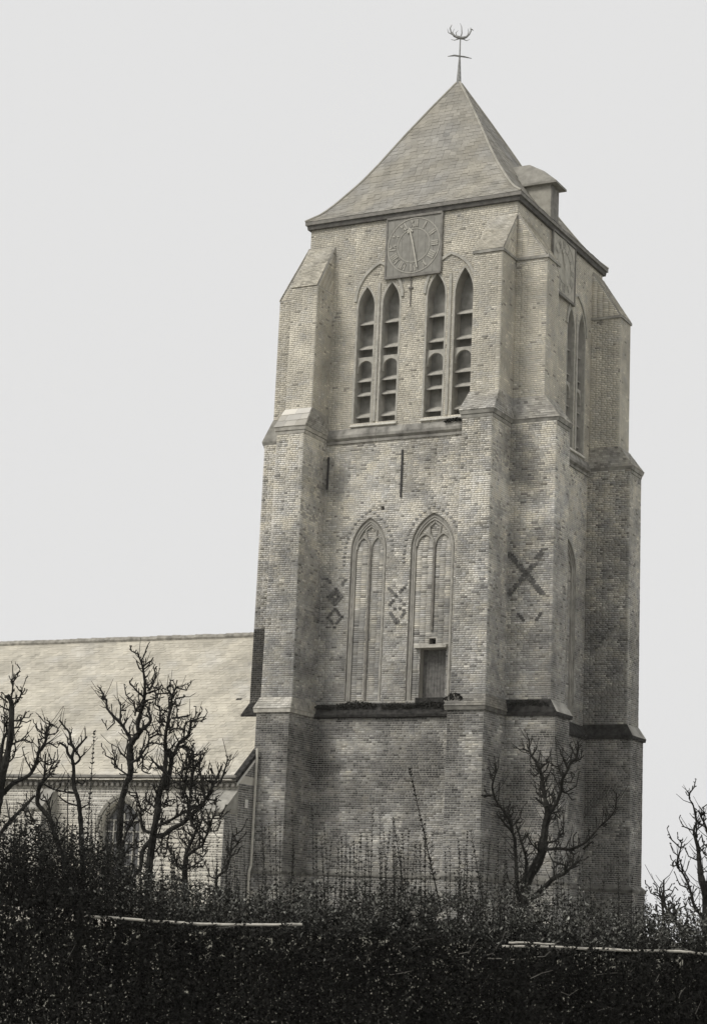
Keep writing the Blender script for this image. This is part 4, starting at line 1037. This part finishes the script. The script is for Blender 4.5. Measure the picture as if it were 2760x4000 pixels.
tree('fruit_tree', 'bare fruit tree with thick leaning trunk in front of the tower buttress with brick cross', 'tree', 26.6,
     (Q(ZE_, [(490, 2150), (500, 1900), (520, 1720), (560, 1560), (640, 1420), (700, 1290), (725, 1150), (740, 1000), (765, 900), (760, 800), (745, 760)]), 19, 9),
     [(Q(ZE_, [(755, 800), (730, 680), (715, 560), (690, 440), (650, 340), (590, 260), (570, 180), (575, 100)]), 7, 2.4),
      (Q(ZE_, [(785, 850), (850, 770), (900, 640), (920, 510), (970, 420), (1000, 350), (1060, 290), (1080, 190), (1075, 120)]), 7, 2.6),
      (Q(ZE_, [(740, 1250), (870, 1235), (980, 1245), (1090, 1210), (1180, 1150), (1290, 1020), (1400, 920), (1470, 810), (1480, 650)]), 5, 2.2),
      (Q(ZE_, [(540, 1800), (640, 1720), (760, 1610), (830, 1540), (930, 1500), (1010, 1430), (1090, 1360)]), 9, 4),
      (Q(ZE_, [(500, 1900), (455, 1700), (440, 1480), (430, 1250), (410, 1090), (330, 990), (230, 870)]), 8, 2.5),
      (Q(ZE_, [(530, 1640), (540, 1450), (540, 1340), (490, 1160), (440, 1000)]), 6, 3), (Q(ZE_, [(400, 1070), (370, 950), (300, 840), (220, 720), (190, 600), (210, 500), (235, 430)]), 5, 2.2)],
     tw(ZE_, [[(570, 230), (500, 190)], [(600, 270), (640, 210), (655, 170)], [(690, 400), (730, 350)], [(680, 450), (630, 400)], [(680, 440), (620, 490)], [(905, 480), (870, 390), (800, 370)], [(870, 385), (915, 355)], [(970, 400), (920, 280), (890, 250)],
              [(1000, 340), (1010, 270)], [(920, 640), (980, 670), (1030, 650)], [(1060, 300), (1110, 310)], [(760, 1180), (850, 1150), (890, 1080), (880, 1040)], [(890, 1090), (930, 1080)], [(980, 1245), (1040, 1260)], [(1130, 1240), (1230, 1160)],
              [(830, 1540), (830, 1420)], [(1010, 1430), (1040, 1350)], [(950, 1460), (940, 1410), (880, 1385)], [(400, 970), (340, 960)], [(430, 970), (500, 960)], [(190, 680), (100, 680)], [(690, 1270), (600, 1190), (550, 1090)], [(200, 530), (170, 500)], [(640, 1220), (640, 1170), (700, 1170)],
              [(760, 850), (700, 740), (680, 600)], [(770, 850), (830, 720)], [(790, 880), (870, 850), (910, 850)], [(770, 930), (850, 930)], [(720, 780), (640, 720)], [(1010, 1440), (1090, 1410)], [(520, 1340), (590, 1280)]]), GT, spur=1.1)
tree('fruit_tree', 'bare fruit tree at the right photo edge standing against open sky', 'tree', 26.8,
     (Q(ZF, [(1000, 2400), (990, 2100), (975, 1800), (980, 1500), (920, 1280), (900, 1150), (885, 1000), (870, 850), (820, 680), (830, 570)]), 17, 3),
     [(Q(ZF, [(960, 1800), (820, 1600), (790, 1480), (740, 1320), (680, 1200), (630, 1150)]), 6, 2.6), (Q(ZF, [(1010, 720), (960, 560), (910, 460), (890, 400)]), 4, 2.4), (Q(ZF, [(975, 1600), (1010, 1200), (1020, 800), (1010, 720)]), 6, 4)],
     tw(ZF, [[(670, 1200), (680, 1150)], [(850, 740), (850, 520), (845, 440)], [(850, 520), (810, 320), (760, 230), (770, 140)], [(800, 1480), (805, 1440)], [(910, 460), (950, 400)], [(740, 1320), (760, 1290)], [(900, 1200), (950, 1170)], [(640, 1170), (600, 1050), (640, 900), (665, 790)]], 3.2, 2), GT)
tree('fruit_tree', 'low crooked fruit bush between the tower and the right-hand tree', 'bush', 26.2,
     (Q(ZF, [(720, 2250), (660, 1950), (590, 1820), (500, 1690), (440, 1600), (430, 1500), (430, 1280)]), 9, 2.5),
     [(Q(ZF, [(560, 1780), (565, 1680), (560, 1580)]), 4, 3), (Q(ZF, [(500, 2150), (470, 2000), (430, 1850), (420, 1700), (400, 1500)]), 5, 2.5)],
     tw(ZF, [[(430, 1560), (470, 1470)], [(440, 1620), (380, 1440), (385, 1370)], [(510, 1700), (480, 1550)], [(640, 1900), (720, 1850)], [(560, 1590), (590, 1740)], [(590, 1820), (540, 1800)]]), GT)

# hedge --------------------------------------------------------------------------------------
HD = 25.0
kk = HD / F_PX
hc = CAM + HD * np.array([-_s, _c, 0]); hc[2] = 0
HG = empty('hedge', (hc[0], hc[1], 0), 'dark leafy hedge filling the foreground below the church', 'hedge')
def prof(xs, ys): return lambda u: float(np.interp(u, xs, ys))
top_sparse = prof([-300, 0, 150, 300, 450, 600, 800, 950, 1100, 1300, 1600, 1900, 2150, 2350, 2500, 2650, 3000], [3190, 3200, 3200, 3230, 3290, 3400, 3450, 3490, 3430, 3440, 3430, 3430, 3470, 3480, 3530, 3540, 3540])
top_solid = prof([-300, 0, 300, 500, 900, 1300, 1700, 2000, 2400, 3000], [3490, 3500, 3510, 3590, 3615, 3620, 3640, 3665, 3695, 3710])
def leaf_mesh(points, sizes, cols, upb=.4):
    """small folded leaves (two faces each)"""
    K = len(points); d = rng.normal(size=(K, 3)); d[:, 2] = np.abs(d[:, 2]) * .6 + upb; d /= np.linalg.norm(d, axis=1)[:, None]
    s = np.cross(d, rng.normal(size=(K, 3))); s /= np.linalg.norm(s, axis=1)[:, None]; n = np.cross(d, s)
    L = sizes[:, None]; V = np.zeros((K, 4, 3)); P = np.array(points)
    V[:, 0] = P; V[:, 1] = P + d * L * .5 + s * L * .26 + n * L * .10; V[:, 2] = P + d * L; V[:, 3] = P + d * L * .5 - s * L * .26 + n * L * .10
    F = np.arange(K)[:, None, None] * 4 + np.array([[0, 1, 2], [0, 2, 3]])[None]
    return V.reshape(-1, 3), F.reshape(-1, 3), np.repeat(cols, 4, axis=0)
def link_np(name, V, F, Cc, M, parent, kind=None):
    me = bpy.data.meshes.new(name); o0 = org(parent)
    me.vertices.add(len(V)); me.vertices.foreach_set('co', (V - o0).reshape(-1)); n = F.shape[1]
    me.loops.add(len(F) * n); me.loops.foreach_set('vertex_index', F.reshape(-1).astype(np.int32))
    me.polygons.add(len(F)); me.polygons.foreach_set('loop_start', np.arange(len(F), dtype=np.int32) * n)
    a = me.color_attributes.new('col', 'FLOAT_COLOR', 'POINT'); cc = np.ones((len(V), 4), np.float32); cc[:, :3] = Cc
    a.data.foreach_set('color', cc.reshape(-1)); me.materials.append(M); me.update(calc_edges=True)
    o = bpy.data.objects.new(name, me); col.objects.link(o); o.parent = parent
    if kind: o['kind'] = kind
    return o
def leaf_cols(K, lo=.011, hi=.018, pale=.001):
    g_ = rng.uniform(lo, hi, K); m_ = rng.random(K) < pale; g_[m_] = rng.uniform(.08, .28, m_.sum())
    return np.stack([g_, g_ * 1.0, g_ * .90], 1)
def hedge_pt(u, v, dep): return px(u, v, HD + dep)
pts = []
NS = 190000
for i in range(NS):
    u = random.uniform(-350, 3110); t = top_solid(u) + -40 + 95 * noise.noise(Vector((u * .007, 0, 3))) + 60 * noise.noise(Vector((u * .025, 4, 3))) + 40 * noise.noise(Vector((u * .08, 9, 3))) ; b = 4260
    f = random.random() ** 1.05; dep = random.random() ** 1.3 * 1.3 - .40
    v = t + (b - t) * f
    if v < t + 150 and noise.noise(Vector((u * .02, v * .02, dep * 3))) < .35 - (v - t) / 190: continue
    pts.append(hedge_pt(u, v, dep))
K = len(pts); cl_ = np.array([min(1.6, max(.5, 1 + .8 * nz(q, 1.6, 2))) for q in pts]); V, Fc, Cc = leaf_mesh(pts, rng.uniform(.042, .078, K), leaf_cols(K) * cl_[:, None])
link_np('foliage', V, Fc, Cc, M_LEAF, HG, 'stuff')
pts = []
for i in range(130000):
    u = random.uniform(-350, 3110); a, b = top_sparse(u), top_solid(u) + 40
    f = random.random() ** .62; v = a + (b - a) * f + 30 * noise.noise(Vector((u * .008, 5, 3)))
    dep = random.uniform(-.2, 1.3)
    den = noise.noise(Vector((u * .018, v * .018, dep * 2))) + .35 * noise.noise(Vector((u * .06, v * .06, dep * 5)))
    if den < .25 - .55 * f - (.36 if u < 520 else .18 if u < 950 else 0): continue
    pts.append(hedge_pt(u, v, dep))
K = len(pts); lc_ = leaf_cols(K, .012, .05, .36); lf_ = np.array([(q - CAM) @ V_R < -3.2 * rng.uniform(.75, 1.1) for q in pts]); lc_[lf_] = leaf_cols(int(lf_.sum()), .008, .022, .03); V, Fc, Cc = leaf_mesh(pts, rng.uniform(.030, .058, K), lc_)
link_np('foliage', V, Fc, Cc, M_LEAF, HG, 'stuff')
# stems inside the hedge and pale dry twigs through it
st = MB()
for i in range(170):
    u = random.uniform(-300, 3060); dep = random.uniform(-.1, 1.2); v1 = top_sparse(u) + random.uniform(10, 190)
    p0 = hedge_pt(u + random.uniform(-30, 30), 4250, dep); p0[2] = max(p0[2], .0); pm = hedge_pt(u + random.uniform(-25, 25), random.uniform(3600, 3750), dep + random.uniform(-.1, .1)); p1 = hedge_pt(u + random.uniform(-45, 45), v1, dep + random.uniform(-.1, .1))
    st.tube([p0, pm, p1], [.009, .006, .003], 4, mi=0)
st.build('stems', M_BARK, HG, kind='stuff')
st = MB()
for i in range(70):
    u = random.uniform(-100, 2860); v = random.uniform(top_solid(u) - 110, top_solid(u) + 260); dep = random.uniform(-.55, -.1)
    a = random.uniform(-.2, 1.2) * random.choice((-1, 1)); L = random.uniform(25, 95)
    p0 = hedge_pt(u, v, dep); p1 = hedge_pt(u + L * .5 * math.cos(a) + random.uniform(-8, 8), v - L * .5 * math.sin(abs(a)) + random.uniform(-18, 18), dep + random.uniform(-.05, .05)); p2 = hedge_pt(u + L * math.cos(a), v - L * math.sin(abs(a)) + random.uniform(-10, 10), dep + random.uniform(-.1, .1))
    st.tube([p0, p1, p2], [.005, .0042, .0025], 4)
st.build('dry_twigs', M_TWIG, HG, kind='stuff')

# upright shoots with paired leaves, one object each
SH = [(950 + a / 2.902, 3000 + b / 2.902) for a, b in ((365, 465), (553, 455), (780, 445), (915, 660), (1000, 825), (1165, 745), (1330, 745), (1465, 465), (1548, 540), (205, 610), (290, 640), (245, 690), (420, 620), (1250, 850), (1290, 860), (830, 750), (1075, 940), (1210, 900), (145, 970), (1210, 900))]
SH += [(1360 + a / 1.14, 3000 + b / 1.14) for a, b in ((158, 290), (185, 275), (200, 228), (268, 285), (340, 212), (343, 290), (375, 290), (55, 295), (490, 320), (530, 288), (520, 370), (240, 300), (300, 330), (430, 380), (450, 350), (600, 330), (665, 310), (700, 420), (920, 360), (950, 400), (225, 330), (320, 350), (80, 340))]
SH += [(c_[0], c_[1]) for c_ in Q(ZC, [(250, 560), (60, 700), (120, 820), (400, 850), (560, 650), (890, 780), (950, 900), (1130, 560), (1200, 310), (1240, 420), (1400, 700), (1330, 760), (1480, 760), (30, 780), (160, 960), (700, 700), (640, 820)])]
SH += [(x + random.uniform(-12, 12), top_sparse(x) - random.uniform(10, 120)) for x in (620, 700, 780, 840, 905, 940, 975, 1040, 1420, 1480, 1790, 1830, 1880, 1930, 2010, 2180, 2230, 2290, 2360, 2420, 2470, 2520, 2560, 2600, 2680, 2720)]
SH += [(random.uniform(-60, 560), random.uniform(3190, 3420)) for _ in range(60)] + [(random.uniform(-60, 520), random.uniform(3130, 3300)) for _ in range(40)] + [(random.uniform(950, 2450), random.uniform(3270, 3430)) for _ in range(40)] + [(random.uniform(560, 950), random.uniform(3230, 3480)) for _ in range(34)]
def shoot(u, v, dep, base_v, big=1.0, bend=None, nm='shoot'):
    mb = MB(); bu = u + random.uniform(-30, 30) if bend is None else bend
    P2 = smooth_line([(bu, base_v), (bu + (u - bu) * .45 + random.uniform(-6, 6), base_v + (v - base_v) * .5), (u, v)], 8)
    pts = [hedge_pt(q[0], q[1], dep) for q in P2]; n = len(pts)
    mb.tube(pts, [(.0055 - .0035 * i / (n - 1)) * big for i in range(n)], 5, c=(.03, .029, .026))
    L = sum(np.linalg.norm(pts[i + 1] - pts[i]) for i in range(n - 1)); N = max(4, int(L / .075))
    for j in range(N):
        f = .25 + .75 * j / (N - 1); i = min(n - 2, int(f * (n - 1))); t = f * (n - 1) - i
        p = pts[i] + (pts[i + 1] - pts[i]) * t; ax = pts[i + 1] - pts[i]; ax /= np.linalg.norm(ax)
        an = random.uniform(0, math.pi)
        for sg in (-1, 1):
            sd = (V_R * math.cos(an) + V_F * math.sin(an)) * sg; d = ax * .75 + sd * .75; d /= np.linalg.norm(d); l = random.uniform(.036, .056) * big ** .6 * (1.1 - .35 * f)
            w_ = np.cross(d, ax); w_ /= np.linalg.norm(w_) + 1e-9; g_ = random.uniform(.02, .05)
            mb.add([p, p + d * l * .5 + w_ * l * .3, p + d * l, p + d * l * .5 - w_ * l * .3, p + d * l * .5 + np.cross(d, w_) * l * .15], [(0, 1, 4), (1, 2, 4), (2, 3, 4), (3, 0, 4)], 0, (g_, g_, g_ * .9))
    mb.build(nm, M_LEAF, HG)
for u, v in SH:
    shoot(u, v, random.uniform(-.1, .9), top_solid(u) + random.uniform(20, 90), random.choice((1, 1, 1.15, 1.3)))
shoot(1600, 3010, .2, 3560, 1.9, 1722); shoot(369, 2862, .9, 3400, 1.7, 335); shoot(1838, 3250, .2, 3560, 1.5, 1890); shoot(1535, 3205, .1, 3560, 1.5, 1580); shoot(60, 3270, .3, 3520, 1.6, 80); shoot(78, 3230, .5, 3520, 1.6, 95)
shoot(2515, 3500, .4, 3640, 1.0, 2530)
# a thin garden stake
sk = empty('garden_stake', tuple(np.append(px(264, 3400, 26.0)[:2], ground_z(*px(264, 3400, 26.0)[:2]))), 'thin straight stick standing upright among the trees left of the nave window', 'stake')
a0 = px(262, 3400, 26.0); a1 = px(267, 3020, 26.0)
q = MB(); q.tube([np.array([a0[0], a0[1], ground_z(a0[0], a0[1]) - .05]), a0, a1], [.011, .009, .006], 6); q.build('stick', M_BARK, sk)

# fence of peeled poles running through the hedge
FD = 24.78
p0 = px(1380, 3900, FD)
FN = empty('pole_fence', (p0[0], p0[1], 0), 'pale peeled pole rails running through the dark hedge', 'fence')
def rail(pl, r):
    P = smooth_line([np.append(q, 0)[:2] for q in pl], 5); mb = MB(); n = len(P)
    mb.tube([px(q[0], q[1] + random.uniform(-1.5, 1.5), FD) for q in P], [r * random.uniform(.9, 1.1) for _ in range(n)], 7); mb.build('rail', M_POLE, FN)
rail([(330, 3578), (380, 3582), (640, 3600), (760, 3608), (900, 3612), (1180, 3612)], .019)
rail([(1985, 3683), (2080, 3684), (2165, 3690)], .014)
rail([(1960, 3697), (2180, 3700), (2450, 3713), (2650, 3716), (2770, 3728), (3080, 3745)], .018)
rail([(1900, 3742), (1980, 3747), (2060, 3745), (2090, 3738)], .008)
for u in (-250, 560, 1230, 1940, 2600):
    a0 = px(u, 3575 + u * .045, FD + .4); mb = MB(); mb.tube([np.array([a0[0], a0[1], -.1]), a0], [.035, .03], 8); mb.build('post', M_BARK, FN)

# ---------------------------------------------------------------- thin even haze added between lane and church to soften its darks
hz = MB(); hz.box(-45, 60, -75, 45, -1.2, 37.0)
ho = hz.build('added_haze', []); ho['kind'] = 'stuff'
HM = bpy.data.materials.new('thin_added_haze'); HM.use_nodes = True
ht = HM.node_tree; ht.nodes.clear()
h_o = ht.nodes.new('ShaderNodeOutputMaterial'); h_v = ht.nodes.new('ShaderNodeVolumePrincipled')
h_v.inputs['Color'].default_value = (1.0, 0.97, 0.90, 1); h_v.inputs['Density'].default_value = 0.0003
ht.links.new(h_v.outputs[0], h_o.inputs['Volume']); ho.data.materials.append(HM)
